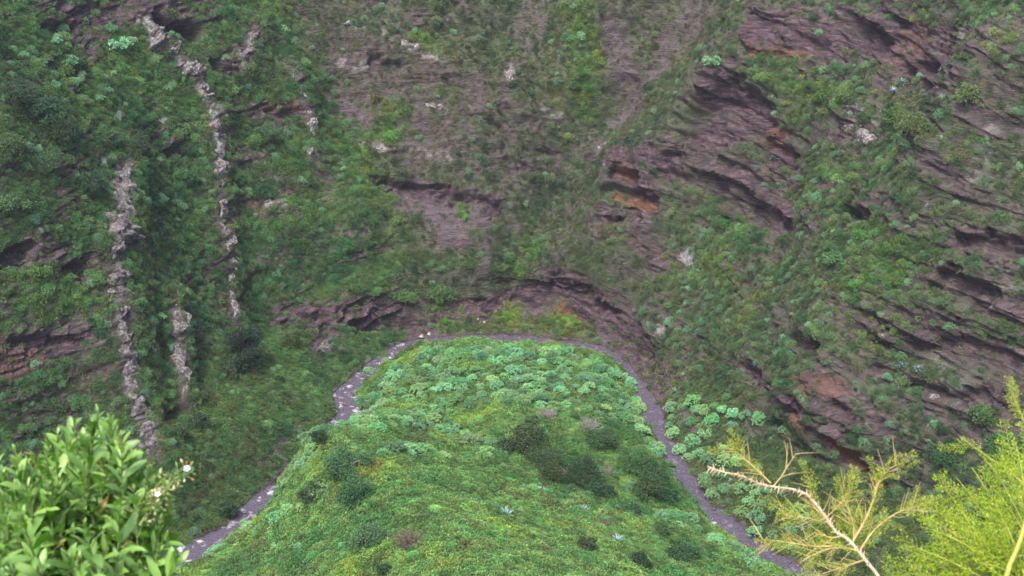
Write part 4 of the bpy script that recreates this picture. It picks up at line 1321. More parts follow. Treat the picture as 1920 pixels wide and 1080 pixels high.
def boulder(px, py, size_px, label, mesh, tilt=0.0, grp=None, sink=0.25):
    p, n_ = spot(px, py)
    s = size_px * 0.5 * px_size(p)
    p = p + Vector((0, 0, s * (0.75 - sink) - s * 0.4))
    return put('boulder', mesh, p, (tilt, tilt * .5, px * 0.37), (s, s * 0.9, s * 0.85), None, label, 'boulder', grp)
for x, y, s, lab, k in ((668, 842, 20, 'larger pale boulder on the spur knob', 6), (686, 852, 16, 'smaller boulder beside the one on the spur knob', 7), (660, 858, 14, 'grey stone below the boulders of the spur knob', 1), (973, 956, 18, 'brown rounded boulder beside the blue agave', 11),
    (1338, 984, 22, 'pale boulder standing in the right arm of the stream', 8), (1195, 1042, 22, 'pale flat boulder by the bushes near the lower right edge of the spur', 9), (1030, 950, 9, 'small stone on the spur meadow near the boulder', 6), (896, 599, 10, 'small white stone at the foot of the far wall', 6),
    (908, 605, 8, 'smaller stone beside the one at the foot of the far wall', 7), (686, 734, 13, 'pale square boulder at the left rim of the shrub patch', 8), (678, 752, 11, 'white stone below the square boulder at the patch rim', 9), (592, 717, 9, 'pink stone on the slope above the stream', 10),
    (1190, 815, 10, 'small white stone at the right rim of the shrub patch', 6), (538, 808, 9, 'white stone beside the brown bare strip', 7), (470, 843, 8, 'lone white stone in the grass slope', 8), (562, 800, 8, 'small stone at the head of the brown strip', 1), (760, 845, 9, 'brown stone among the crest shrubs', 11),
    (745, 895, 12, 'dark brown stone on the crest meadow', 12), (825, 880, 9, 'flat brown stone on the meadow crest', 13), (905, 590, 9, 'grey stone near the bright green patch', 2), (790, 632, 16, 'pale block damming the stream at its far corner', 9), (805, 627, 12, 'white block beside the one damming the stream', 8),
    (600, 690, 8, 'small white stone under the bare bank', 6), (420, 1006, 12, 'grey stone at the lower left end of the stream', 3)):
    boulder(x, y, s, lab, (ROCKS + DROCKS)[k])
# stones in and along the stream
ns = 0
cand = np.array([(c[0] + n_[0] * o, c[1] + n_[1] * o) for c, n_ in zip(cl, nr_) for o in (rng.uniform(-1.3, 1.3),)])
for (x, y) in cand:
    if rng.uniform() < (0.34 if x < -11 else 0.18):
        s = rng.uniform(0.08, 0.30) * (1.25 if x < -11 else 1)
        arm = 'left arm' if x < -11 else ('right arm' if x > 11 else 'far bend')
        r = (ROCKS[:7] + DROCKS + DROCKS)[rng.integers(0, 15)]
        put('stream_stone', r, (x, y, -0.15 + s * 0.25), (rng.normal() * .3, rng.normal() * .3, rng.uniform(0, 6)), (s, s * .8, s * .7), None, '%s stone lying in the %s of the stream' % ('dark' if r.materials[0] == BASALT else ('pale' if r.materials[0] == M_PALE else 'grey'), arm), 'stone', 'stones in the %s of the stream' % arm)
        ns += 1
print('stream stones', ns)

# ------------------------------------------------------------------ single trees and bushes
def tree(px, py, w_px, h_m, label, leaves=2600, ll=0.15, tint=(1, 1, 1, 1), seed=0, name='evergreen_tree', mat=None, cat='tree'):
    p, n_ = spot(px, py)
    R = w_px * 0.5 * px_size(p)
    tb, cb = tree_parts(700 + seed, R, h_m, leaves, ll)
    root = link(name, None)
    root.location = p
    root.rotation_euler = (0, 0, seed * 1.3)
    root.scale = (1.0 + 0.22 * math.sin(seed * 7.1), 1.0 + 0.22 * math.sin(seed * 3.7 + 1), 0.88 + 0.14 * math.sin(seed * 5.3))
    link('trunk', tb.mesh('trunk', [M_BARK]), root)
    c = link('crown', cb.mesh('crown', [mat or M_DARK]), root)
    c["tint"] = list(tint)
    tag(root, label, cat)
    return root
tree(463, 690, 84, 6.6, 'tall dark evergreen tree at the foot of the cliff', 4600, 0.17, (.6, .8, .95, 1), 1)
tree(424, 706, 34, 1.5, 'small dark bush left of the tall evergreen', 900, 0.13, (.8, 1, 1, 1), 2, 'dark_bush', None, 'bush')
tree(374, 800, 40, 1.6, 'dark round bush below the slender dyke', 1000, 0.13, (.75, .95, 1, 1), 3, 'dark_bush', None, 'bush')
tree(340, 822, 32, 1.5, 'small dark bush nearest the foot of the broad dyke', 900, 0.13, (.8, 1, 1, 1), 4, 'dark_bush', None, 'bush')
tree(545, 650, 36, 2.0, 'dark shrub right of the tall evergreen', 900, 0.13, (1.2, 1.2, .9, 1), 5, 'dark_bush', None, 'bush')
for i, (x, y, w, h, lab, t) in enumerate((
    (1018, 872, 64, 1.6, 'dark bush at the upper left of the large thicket on the spur', (1.1, 1.1, .9)), (1062, 900, 84, 2.1, 'biggest dark bush in the middle of the spur thicket', (1.1, 1.15, .85)), (1098, 905, 60, 1.7, 'dark bush at the right end of the large spur thicket', (1, 1, .9)),
    (1035, 902, 44, 1.3, 'brownish bush at the lower edge of the large spur thicket', (1.7, 1.3, 1.0)), (985, 838, 52, 1.4, 'dark bush above the large spur thicket', (1.15, 1.15, .9)), (948, 846, 40, 1.1, 'low dark bush beside the strip of blue-green shrubs', (1.1, 1.1, .9)),
    (1126, 838, 56, 1.9, 'dark bush right below the dry brushwood', (1.15, 1.25, .9)), (1190, 882, 64, 1.8, 'dark olive bush above the right stream arm', (1.35, 1.35, .9)), (1222, 905, 70, 2.1, 'large dark olive bush overhanging the right stream arm', (1.2, 1.2, .8)),
    (1212, 932, 56, 1.6, 'dark bush at the lower end of the stream-side thicket', (1.1, 1.1, .85)), (1255, 945, 44, 1.3, 'small dark bush closest to the right stream arm', (1, 1.1, .9)), (1118, 928, 40, 1.1, 'small dark bush below the large spur thicket', (.9, 1, 1)),
    (1186, 966, 32, .9, 'lone dark bush on the lower right spur meadow', (.9, 1.1, 1)), (1000, 800, 34, 1.0, 'grey-green bush on the meadow behind the shrub patch', (1.6, 1.6, 1.6)), (652, 890, 66, 1.9, 'dark grey-green bush on the left flank of the knob', (1.2, 1.4, 1.2)),
    (588, 940, 60, 1.7, 'dark bush above the lower left stream arm', (1.0, 1.15, 1.0)), (668, 944, 58, 1.6, 'grey-green bush under the knob', (1.4, 1.6, 1.4)), (690, 1026, 80, 1.5, 'broad grey leafy bush in the lower meadow', (2.2, 2.3, 2.3)),
    (722, 1078, 28, .9, 'small dark bush at the bottom edge of the meadow', (.8, 1, 1)), (1100, 1030, 34, 1.0, 'dark shrub left of the pale flat boulder', (1, .9, .9)), (1240, 1000, 34, 1.0, 'small bush among the lower right blue-green shrubs', (1.2, 1.3, 1)),
    (1280, 1050, 50, 1.3, 'dark bush near the lower right end of the spur', (1, 1.1, .9)), (1200, 1066, 44, 1.2, 'dark bush below the pale flat boulder', (.9, .9, .9)), (430, 965, 34, 1.2, 'dark bush beside the lower left stream arm', (.9, 1.1, 1)), (600, 835, 30, 1.0, 'dark bush where the stream vanishes behind the knob', (.9, 1.1, 1)))):
    k = 1.4 if ('thicket' in lab or 'olive' in lab or 'knob' in lab) else 1.1
    tree(x, y, w * k, h * k, lab, int(500 + w * k * 26), 0.13, (t[0] * .68, t[1] * .88, t[2] * .8, 1), 20 + i, 'dark_bush', None, 'bush')
for i, (x, y, w, h, lab, t) in enumerate((
    (1585, 190, 62, 2.6, 'olive green shrub tree on the ledge under the top right crags', (2.6, 2.3, 1.5)), (1540, 200, 40, 1.6, 'green shrub left of the olive shrub tree', (2.0, 2.2, 1.2)), (1710, 250, 70, 2.0, 'dark olive thicket bush above the right-hand rib', (1.6, 1.6, 1.2)),
    (1680, 230, 44, 1.5, 'dark bush left of the olive thicket bush', (1.4, 1.6, 1.1)), (1812, 195, 56, 2.2, 'grey-green shrub tree below the reddish crag', (2.1, 2.0, 1.6)), (820, 52, 22, 1.2, 'lone dark bush high on the far wall', (.8, 1, 1.1)), (503, 262, 62, 2.4, 'dark rounded shrub between long dyke and thin dyke', (1.2, 1.4, 1.2)),
    (480, 275, 44, 1.6, 'lighter green shrub left of the dark rounded shrub', (1.9, 2.2, 1.2)), (318, 115, 26, 1.4, 'dark bush growing on the long pale dyke', (.8, 1, 1)), (585, 352, 20, 1.0, 'tiny dark bush on the lush slope', (.8, 1, 1)), (960, 162, 12, .7, 'tiny dark bush at the far wall pinnacle', (.8, 1, 1)),
    (1075, 165, 26, 1.1, 'dark bush in the bright green chute', (1.1, 1.4, 1)), (760, 560, 60, 2.2, 'green bush hanging over the low rock band', (1.8, 2.2, 1.4)), (820, 560, 66, 2.4, 'larger green bush on top of the low rock band', (1.7, 2.1, 1.3)), (650, 470, 50, 1.6, 'green bush on the slope above the low rock band', (1.3, 1.9, 1.4)),
    (1880, 860, 70, 2.2, 'dark green bush on the lower right wall', (1.4, 2.0, 1.4)), (1770, 880, 60, 2.0, 'dark leafy bush above the feathery shrub', (1.2, 1.7, 1.3)), (1840, 790, 60, 1.8, 'green bush in the hollow of the lower right wall', (1.4, 1.9, 1.2)), (1565, 500, 40, 2.0, 'dark green bush in the narrow gully of the craggy wall', (1.1, 1.7, 1.2)),
    (30, 190, 90, 3.0, 'dark leafy tree at the left edge of the cliff', (.9, 1.1, 1.1)), (85, 225, 80, 2.6, 'dark leafy tree right of the one at the left edge', (.8, 1.0, 1.0)), (120, 265, 70, 2.4, 'dark leafy tree at the tip of the left thicket', (.8, 1.0, 1.0)), (20, 300, 80, 2.4, 'dark tree below the left edge thicket', (1.1, 1.3, 1.1)),
    (90, 320, 70, 2.2, 'dark shrub tree in the lower part of the left thicket', (1.0, 1.2, 1.1)), (260, 290, 60, 2.4, 'blackish tree right of the white rock tip', (.7, .9, 1.0)), (205, 270, 50, 1.9, 'dark tree between left thicket and blackish tree', (.9, 1.1, 1)), (170, 360, 60, 2.2, 'deep green shrub tree left of the broad dyke', (.8, 1.1, 1.1)),
    (30, 400, 60, 2.0, 'dark shrub above the pair of shallow caves', (1.1, 1.3, 1.1)), (150, 130, 40, 1.2, 'dark bush amid the pale shrubs on the upper cliff', (.8, .9, 1)), (350, 345, 50, 1.8, 'green shrub tree left of the long dyke', (1.2, 1.8, 1.4)), (310, 630, 40, 1.6, 'green shrub between broad and slender dyke', (1.3, 1.9, 1.4)))):
    tree(x, y, w, h, lab, int(500 + w * 22), 0.14, (*t, 1), 60 + i, 'shrub_tree', None, 'tree')
# pale blue-green cushions high on the cliff
for i, (x, y, w, lab) in enumerate(((131, 122, 28, 'large pale blue-green cushion shrub on the upper cliff'), (140, 160, 22, 'pale cushion shrub below the large one on the upper cliff'), (104, 166, 20, 'pale cushion shrub at the edge of the dark thicket'), (154, 144, 16, 'small pale cushion shrub next to the large one'),
    (186, 192, 22, 'pale cushion shrub lowest on the upper cliff slope'), (202, 176, 18, 'pale cushion shrub in the middle of the upper cliff slope'), (225, 92, 34, 'wide pale cushion shrub left of the long dyke'), (245, 85, 24, 'pale cushion shrub right of the wide one'), (208, 60, 22, 'pale shrub near the top beside the overhang'), (120, 62, 26, 'pale shrub under the top left overhang'),
    (105, 85, 22, 'pale shrub left of the wide pale pair'), (42, 110, 20, 'pale shrub near the top left corner thicket'), (1335, 122, 30, 'pale green shrub crowning the big rock alcove'), (1400, 905, 10, 'tiny pale shrub beside the thorny branch'), (1240, 975, 26, 'pale shrub pair on the lower right meadow'), (1180, 918, 22, 'lone pale shrub below the stream-side thicket'),
    (640, 1028, 16, 'pale shrub left of the grey leafy bush'), (560, 1030, 18, 'pale shrub low on the left flank of the meadow'), (520, 1026, 16, 'pale shrub nearest the lower left bank'), (870, 1010, 10, 'tiny pale shrub in the middle of the meadow'), (460, 985, 18, 'pale shrub on the lower left stream bank'), (540, 910, 22, 'pale shrub at the left bank beside the pale slab'), (300, 600, 20, 'blue-green shrub right of the broad dyke'), (690, 700, 18, 'pale shrub hanging over the left stream arm'))):
    p, n_ = spot(x, y)
    s = w * 0.62 * px_size(p) / 0.9
    put('blue_green_shrub', SPURGES[i % 6], p, (0, 0, i), (s, s, s * .95), (1.05, 1.08, 1.15, 1), lab, 'shrub', 'single pale shrubs')
# dry brushwood
for i, (x, y, w, h, lab, mt, st) in enumerate(((770, 1030, 84, 1.0, 'broad brown dry bush in the lower meadow', M_TWIGB, 26), (1025, 785, 50, .8, 'pinkish dry brushwood at the lower rim of the shrub patch', M_TWIG, 18), (1105, 805, 56, .85, 'pinkish dry brushwood right of the grassy clearing', M_TWIG, 18),
    (1290, 498, 44, 1.5, 'bleached leafless bush on the craggy wall', M_TWIGW, 14), (1240, 630, 30, 1.3, 'grey leafless shrub above the right foot slope', M_TWIGW, 14), (1140, 890, 36, .8, 'dry grey shrub between the two spur thickets', M_TWIG, 12), (1000, 830, 30, .6, 'small dry shrub on the clearing', M_TWIG, 10),
    (1025, 1040, 40, .7, 'dark dry shrub on the lower meadow', M_TWIGB, 12), (1130, 990, 44, .8, 'brown dry shrub left of the white agave', M_TWIGB, 14), (600, 650, 60, .5, 'low tan dry brush on the bank below the rock band', M_TWIG, 18), (545, 905, 30, .5, 'dry debris beside the lower left stream arm', M_TWIG, 10), (1285, 480, 20, 1.0, 'smaller bleached bush beside the leafless one', M_TWIGW, 8),
    (225, 225, 20, .9, 'grey leafless shrub on the cliff left of the long dyke', M_TWIGW, 10), (308, 232, 18, .8, 'small grey leafless shrub beside the long dyke', M_TWIGW, 10), (195, 312, 14, 1.0, 'bleached dead stump shrub left of the white rock tip', M_TWIGW, 8), (945, 470, 16, .5, 'dry tuft in the scree gully', M_TWIG, 8))):
    p, n_ = spot(x, y)
    me = twig_bush_mesh(800 + i, mt, st, 1.0, 3, 0.02)
    s = w * 0.5 * px_size(p)
    put('dry_bush', me, p, (0, 0, i * 1.1), (s * 1.5, s * 1.5, h * (1.75 if x < 1200 and y > 700 else 1.3)), None, lab, 'bush')
AG = [agave_mesh(900 + i) for i in range(3)]
for i, (x, y, w, lab) in enumerate(((948, 970, 30, 'blue-white agave beside the brown boulder'), (1094, 961, 22, 'white agave on the open lower meadow'), (1158, 1018, 26, 'pale blue agave above the pale flat boulder'), (1022, 926, 18, 'small pale agave below the large thicket'), (1010, 920, 12, 'tiny agave beside the small pale agave'), (981, 915, 10, 'upright little agave at the thicket foot'), (1370, 905, 10, 'tiny agave by the right stream arm'),
    (1690, 690, 20, 'bluish agave on the lower right wall'), (1720, 695, 20, 'bluish agave right of the other on the lower wall'), (1548, 610, 16, 'pale agave on the rib edge of the craggy wall'), (1450, 300, 18, 'bluish agave beside the small alcove'), (1690, 160, 22, 'bluish agave under the top right strata'), (1675, 175, 18, 'smaller bluish agave under the top right strata'), (1650, 850, 14, 'agave low on the rust-red rib'), (1620, 290, 12, 'tiny bluish agave above the round bushes'))):
    p, n_ = spot(x, y)
    s = w * 0.55 * px_size(p) / 0.55
    p = p + Vector((0, 0, 0.12))
    put('agave', AG[i % 3], p, (0, 0, i), s, (.66, .72, .74, 1) if i < 7 else (.42, .48, .5, 1), lab, 'agave')
bpy.data.objects.remove(_probe)

# ------------------------------------------------------------------ plants at the viewer's feet
def near(px, py, dist):
    return np.array([0, 0, CAM_Z]) + ray(px, py) * dist

def hill_z(x, y):
    return 73.3 - 0.888 * y - 0.0015 * x * x

def mat_foreleaf(name, c0, c1, c2, rough=0.4, through=0.35, pale=0.25, old=(0.45, 0.24, 0.03)):
    m, nt, out = new_mat(name)
    L = nt.links.new
    oi = nd(nt, "ShaderNodeObjectInfo")
    gi = nd(nt, "ShaderNodeNewGeometry")
    r1 = nd(nt, "ShaderNodeMath", operation='ADD')
    L(oi.outputs['Random'], r1.inputs[0])
    L(gi.outputs['Random Per Island'], r1.inputs[1])
    fr = nd(nt, "ShaderNodeMath", operation='FRACT')
    L(r1.outputs[0], fr.inputs[0])
    c = ramp(nt, fr.outputs[0], [(0.0, c0), (0.5, c1), (0.965, c2), (0.98, old)])
    n = noise_tex(nt, 60.0, 2, 0.6)
    c = mixc(nt, 0.35, c, ramp(nt, n, [(0.3, 0.55), (0.7, 1.0)]), 'MULTIPLY')
    back = mixc(nt, pale, c, (0.30, 0.40, 0.20))
    c = mixc(nt, gi.outputs['Backfacing'], c, back)
    p = nd(nt, "ShaderNodeBsdfPrincipled")
    p.inputs['Roughness'].default_value = rough
    p.inputs['Specular IOR Level'].default_value = 0.45
    L(c, p.inputs['Base Color'])
    tr = nd(nt, "ShaderNodeBsdfTranslucent")
    L(c, tr.inputs['Color'])
    mx = nd(nt, "ShaderNodeMixShader")
    mx.inputs[0].default_value = through
    L(p.outputs[0], mx.inputs[1])
    L(tr.outputs[0], mx.inputs[2])
    L(mx.outputs[0], out.inputs[0])
    return m
M_FLEAF = mat_foreleaf("bush_leaf", (0.055, 0.165, 0.008), (0.125, 0.30, 0.018), (0.25, 0.44, 0.055))
M_FBUD = mat_foreleaf("young_leaf", (0.13, 0.26, 0.03), (0.22, 0.36, 0.06), (0.34, 0.44, 0.13))
M_FSTEM = mat_plain("green_stem", (0.09, 0.14, 0.04), (0.20, 0.24, 0.09), 60)
M_FEATH = mat_foreleaf("feathery_needle", (0.16, 0.32, 0.010), (0.29, 0.44, 0.015), (0.50, 0.55, 0.03), 0.5, 0.4, 0.0, (0.6, 0.5, 0.1))
M_FDRY = mat_foreleaf("yellowing_needle", (0.27, 0.33, 0.025), (0.30, 0.40, 0.025), (0.42, 0.42, 0.05), 0.6, 0.3, 0.0, (0.45, 0.30, 0.08))
M_THORN = mat_plain("pale_thorny_wood", (0.26, 0.18, 0.10), (0.50, 0.40, 0.28), 50, 0.7, 0.5, 0.003)
M_GSTEM = mat_plain("yellow_green_stem", (0.16, 0.20, 0.03), (0.30, 0.31, 0.06), 50, 0.6, 0)
M_TAN = mat_plain("tan_twig", (0.26, 0.19, 0.065), (0.40, 0.31, 0.13), 50, 0.7, 0.3, 0.002)
M_PETAL = mat_plain("white_petal", (0.78, 0.76, 0.72), (0.88, 0.87, 0.84), 30, 0.5, 0)
M_PINK = mat_plain("pink_bud", (0.46, 0.30, 0.18), (0.58, 0.46, 0.30), 30, 0.5, 0)

def leaf_blade(seed, ln=0.062, wd=0.019, curl=0.25, fold=0.35):
    """lance-shaped leaf, folded along its midrib and curved back at the tip; grows along +X, face up"""
    rng = np.random.default_rng(seed)
    V, F = [(0, 0, 0)], []
    prof = ((.2, .55), (.45, .95), (.68, 1.0), (.88, .62))
    tw = rng.normal() * 0.25
    for t, w in prof:
        zc = curl * ln * (0.35 * t - 0.8 * t * t) + 0
        a = tw * t
        hw_ = wd * 0.5 * w
        for s in (-1, 0, 1):
            V.append((ln * t, s * hw_ * math.cos(a), zc + abs(s) * hw_ * fold + s * hw_ * math.sin(a)))
    V.append((ln, 0, curl * ln * (-0.55)))
    F += [(0, 2, 1, 1), (0, 3, 2, 2)]
    for k in range(3):
        b = 1 + 3 * k
        F += [(b, b + 1, b + 4, b + 3), (b + 1, b + 2, b + 5, b + 4)]
    F += [(10, 11, 13, 13), (11, 12, 13, 13)]
    return np.array(V), np.array(F)
LB = [leaf_blade(i, 0.036 + 0.005 * (i % 3), 0.0102 + 0.002 * (i % 2), 0.15 + 0.12 * (i % 4)) for i in range(6)]
LEAVES = []
for V, F in LB:
    b = MB()
    b.add(V, F)
    LEAVES.append(b.mesh('leaf', [M_FLEAF], True))

rng = np.random.default_rng(21)
ctrl = near(95, 1000, 2.55)
rootp = np.array([ctrl[0] - 0.03, ctrl[1] + 0.05, 0])
rootp[2] = hill_z(rootp[0], rootp[1]) - 0.03
bush = link('leafy_bush', None)
bush.location = rootp
tag(bush, 'glossy green leafy bush with white blossoms in the bottom left corner', 'bush')
stemb = MB()
fork = np.array([ctrl[0], ctrl[1], 0]) * np.array([1, 1, 0]) + np.array([0, 0, rootp[2] + 0.75 * (ctrl[2] - rootp[2])])
for k in range(5):
    o_ = rng.normal(size=3) * 0.05
    stemb.tube([rootp - rootp + o_ * 0.4, (fork - rootp) * 0.5 + o_, fork - rootp + o_ * 1.4], [0.022, 0.016, 0.011], 7)
tips = [(25, 842), (60, 850), (86, 822), (112, 868), (140, 788), (158, 812), (182, 772), (205, 778), (226, 818), (262, 846), (286, 872), (300, 905), (318, 945), (312, 1005), (300, 1030), (285, 1070),
        (60, 925), (20, 935), (110, 905), (150, 872), (190, 858), (232, 892), (270, 945), (120, 955), (180, 950), (240, 985), (65, 995), (20, 1010), (150, 1020), (215, 1045), (275, 1010), (95, 1055), (30, 1070), (170, 905), (245, 930), (205, 1000), (45, 885), (130, 1075), (250, 1065), (5, 890), (-20, 860), (-20, 960), (-20, 1040), (180, 1085), (75, 895), (160, 980), (225, 940), (280, 905), (100, 1010), (40, 965), (195, 820), (215, 860), (135, 840)]
leaf_tf = []
budb = MB()
for i, (x, y) in enumerate(tips):
    for rep in range(4):
        dist = 2.55 + rng.normal() * 0.10 + 0.05 * rep
        jx, jy = (0, 0) if rep == 0 else (rng.normal() * 16, 14 + rng.uniform(0, 26))
        tip = near(x + jx, y + jy, dist)
        # shoot: from the forks up and outward to the tip
        st = fork + rng.normal(size=3) * 0.05
        mid = st * 0.45 + tip * 0.55 + np.array([0, 0, -0.05]) + rng.normal(size=3) * 0.015
        tt = np.linspace(0, 1, 12)[:, None]
        path = (1 - tt) ** 2 * st + 2 * tt * (1 - tt) * mid + tt * tt * tip
        stemb.tube(path - rootp, np.linspace(0.0034, 0.001, 12), 5)
        L_ = np.linalg.norm(np.diff(path, axis=0), axis=1).sum()
        nl = 24
        for j in range(nl):
            s = 1 - (0.012 + 0.19 * (j / nl) * rng.uniform(0.9, 1.1)) / L_
            q = (1 - s) ** 2 * st + 2 * s * (1 - s) * mid + s * s * tip
            dirn = unit(2 * (1 - s) * (mid - st) + 2 * s * (tip - mid))
            a = j * 2.4 + i
            u_ = unit(np.cross(dirn, [0.3, 0.2, 1.0]))
            v_ = np.cross(dirn, u_)
            open_ = 0.40 + 0.95 * (j / nl) + rng.normal() * 0.25
            ld = unit(dirn * math.cos(open_) + (u_ * math.cos(a) + v_ * math.sin(a)) * math.sin(open_) + np.array([0, 0, 0.15]))
            up = unit(dirn * math.sin(open_) - (u_ * math.cos(a) + v_ * math.sin(a)) * math.cos(open_) + rng.normal(size=3) * 0.45 + np.array([0, 0, .2]))
            leaf_tf.append((q, ld, up, rng.uniform(0.5, 1.25) * (0.55 + 0.6 * min(1, j / 4.0)), rep, y))
        for j in range(15):                              # pale young leaves at the growing tip
            d_ = unit(dirn * 0.0 + unit(tip - mid) + rng.normal(size=3) * 0.35)
            V, F = LB[j % 6]
            x_ = d_
            y_ = unit(np.cross([0.1, 0.3, 1.0], x_))
            M3 = np.stack([x_, y_, np.cross(x_, y_)], 1)
            budb.add((V * rng.uniform(0.18, 0.42)) @ M3.T + tip - unit(tip - mid) * rng.uniform(0, 0.035) - rootp, F)
leaf_tf.sort(key=lambda t: (t[4], np.linalg.norm(t[0] - CAMV) - 0.15 * t[3]))
restb = MB()
for i, (q, ld, up, s, rep, y) in enumerate(leaf_tf):
    x_ = ld
    y_ = unit(np.cross(up, x_))
    M3 = np.stack([x_, y_, np.cross(x_, y_)], 1)
    if i % 5 == 0 and i // 5 < 300 and i < 1500:
        o = link('leaf', LEAVES[i % 6], bush)
        o.location = q - rootp
        o.rotation_euler = Matrix(M3.tolist()).to_euler()
        o.scale = (s, s, s)
    else:
        V, F = LB[i % 6]
        restb.add((V * s) @ M3.T + q - rootp, F)
tag(link('foliage', restb.mesh('foliage', [M_FLEAF], True), bush), None, None, None, 'stuff')
tag(link('young_leaves', budb.mesh('young_leaves', [M_FBUD], True), bush), None, None, None, 'stuff')
# flowering spikes
flb = MB()
for pts in ([(285, 960), (300, 930), (322, 905), (350, 884)], [(262, 985), (280, 955), (296, 935)]):
    P_ = np.array([near(x, y, 2.5) for x, y in pts])
    P_ = catmull(P_, 6)
    stemb.tube(P_ - rootp, np.linspace(0.0025, 0.001, len(P_)), 5)
    for q in P_[2:]:
        for j in range(4):
            d_ = unit(rng.normal(size=3) + np.array([0, 0, .4]))
            l_ = rng.uniform(0.008, 0.02)
            stemb.tube([q - rootp, q + d_ * l_ - rootp], [0.0008, 0.0006], 4)
            flb.tube([q + d_ * l_ - rootp, q + d_ * (l_ + .003) - rootp, q + d_ * (l_ + .007) - rootp], [0.0009, 0.0021, 0.0006], 6, int(rng.uniform() < 0.3))
link('stems', stemb.mesh('stems', [M_FSTEM], True), bush)
tag(link('buds', flb.mesh('buds', [M_FBUD, M_PINK], True), bush), None, None, None, 'stuff')
for (x, y, s) in ((351, 879, 0.8), (296, 927, 0.7)):
    c = near(x, y, 2.48)
    bl_ = link('blossom', None, bush)
    bl_.location = c - rootp
    for j in range(5):
        fl = MB()
        a = j * 1.257
        d_ = np.array([math.cos(a), 0.55 * math.sin(a) - 0.3, 0.55 + 0.5 * math.sin(a)])
        d_ = unit(d_)
        sd = unit(np.cross(d_, [0.2, -1, 0.3]))
        l_ = 0.0085 * s
        fl.add(np.array([(0, 0, 0), d_ * l_ * .6 + sd * l_ * .5, d_ * l_, d_ * l_ * .6 - sd * l_ * .5]), np.array([(0, 1, 2, 3)]))
        link('petal', fl.mesh('petal', [M_PETAL], True), bl_)

# --- feathery shrub with a thorny branch
def spray_mesh(seed, ln, mat, dens=1.0, needle=0.010):
    """a fern-like side shoot: thin axis, side branchlets in one plane, soft needles; grows along +X"""
    rng = np.random.default_rng(seed)
    mb = MB()
    ax = np.array([(t * ln, 0.012 * math.sin(t * 2.5 + seed), -0.10 * ln * t * t) for t in np.linspace(0, 1, 9)])
    mb.tube(ax, np.linspace(0.0012, 0.0005, 9), 4, 1)
    B, D = [], []
    for i in range(20):
        t = 0.06 + 0.94 * i / 20
        p = np.array([np.interp(t, np.linspace(0, 1, 9), ax[:, k]) for k in range(3)])
        sd = 1 if i % 2 else -1
        bl = ln * 0.36 * (1 - 0.72 * t) * rng.uniform(0.6, 1.2)
        d = unit(np.array([0.7, sd * 0.8, rng.normal() * 0.45]))
        e = p + d * bl + np.array([0, 0, -0.05 * bl])
        mb.tube([p, (p + e) / 2, e], [0.0006, 0.0005, 0.0003], 3, 1)
        for j in range(max(2, int(dens * bl / 0.0065))):       # little stars of soft needles along the branchlet
            q = p + (e - p) * (j + 1) / max(2, int(dens * bl / 0.0065))
            for r in range(5):
                B.append(q)
                D.append(unit(d * 0.7 + rng.normal(size=3) * 0.8))
    V, F = leaf_quads(np.array(B), np.array(D), rng.uniform(0.6, 1.2, len(B)) * needle, 0.0026, rng)
    mb.add(V, F, 0)
    return mb.mesh('spray', [mat, M_GSTEM])
GREEN_S = [spray_mesh(1000 + i, 0.15 + 0.02 * (i % 3), M_FEATH) for i in range(6)]
DRY_S = [spray_mesh(1020 + i, 0.12 + 0.02 * (i % 2), M_FDRY, 0.55, 0.011) for i in range(4)]

FD = 4.0
root2 = near(1900, 1190, FD)
root2 = np.array([root2[0], root2[1] + 0.2, 0])
root2[2] = hill_z(root2[0], root2[1]) - 0.03
shrub = link('feathery_shrub', None)
shrub.location = root2
tag(shrub, 'bright yellow-green feathery shrub in the bottom right corner', 'shrub')
hub = near(1935, 1130, FD) - root2
sb = MB()
sb.tube([(0, 0, 0), hub * 0.6 + np.array([.02, 0, 0]), hub], [0.02, 0.016, 0.012], 7)
def add_spray(root, me, p, d, s, rng):
    x_ = unit(np.asarray(d))
    up = unit(np.array([0, -0.75, 0.8]) + rng.normal(size=3) * 0.45)
    y_ = unit(np.cross(up, x_))
    o = link('spray', me, root)
    o.location = p
    o.rotation_euler = Matrix(np.stack([x_, y_, np.cross(x_, y_)], 1).tolist()).to_euler()
    o.scale = (s, s, s)
for i, (x, y) in enumerate([(1705, 962), (1722, 925), (1745, 885), (1770, 868), (1800, 850), (1822, 830), (1850, 812), (1880, 800), (1905, 790), (1930, 800), (1690, 1000), (1650, 1035), (1632, 1065), (1830, 880), (1720, 1000), (1780, 960), (1850, 930), (1690, 1050), (1750, 1040), (1820, 1030), (1930, 1000), (1640, 1075), (1930, 880), (1720, 1070), (1790, 1070), (1860, 1065)]):
    tip = near(x + 22, y + 26, FD + rng.normal() * 0.12) - root2
    st = hub + rng.normal(size=3) * 0.04
    mid = st * 0.5 + tip * 0.5 + np.array([0.02, 0, 0.04]) + rng.normal(size=3) * 0.015
    tt = np.linspace(0, 1, 10)[:, None]
    path = (1 - tt) ** 2 * st + 2 * tt * (1 - tt) * mid + tt * tt * tip
    sb.tube(path, np.linspace(0.004, 0.001, 10), 5)
    L_ = np.linalg.norm(np.diff(path, axis=0), axis=1).sum()
    for j in range(4):
        if rng.uniform() < 0.12:
            continue
        s = 1 - (0.11 + 0.18 * j / 4.0) / max(L_, 0.32)
        q = (1 - s) ** 2 * st + 2 * s * (1 - s) * mid + s * s * tip
        d = unit(2 * (1 - s) * (mid - st) + 2 * s * (tip - mid))
        sd = np.cross(d, unit(np.array([0, -0.75, 0.65]))) * (1 if j % 2 else -1)
        add_spray(shrub, GREEN_S[rng.integers(0, 6)], q, d * 1.0 + sd * rng.uniform(0.2, 0.75) * (j > 0) + rng.normal(size=3) * 0.15, rng.uniform(0.65, 1.0), rng)
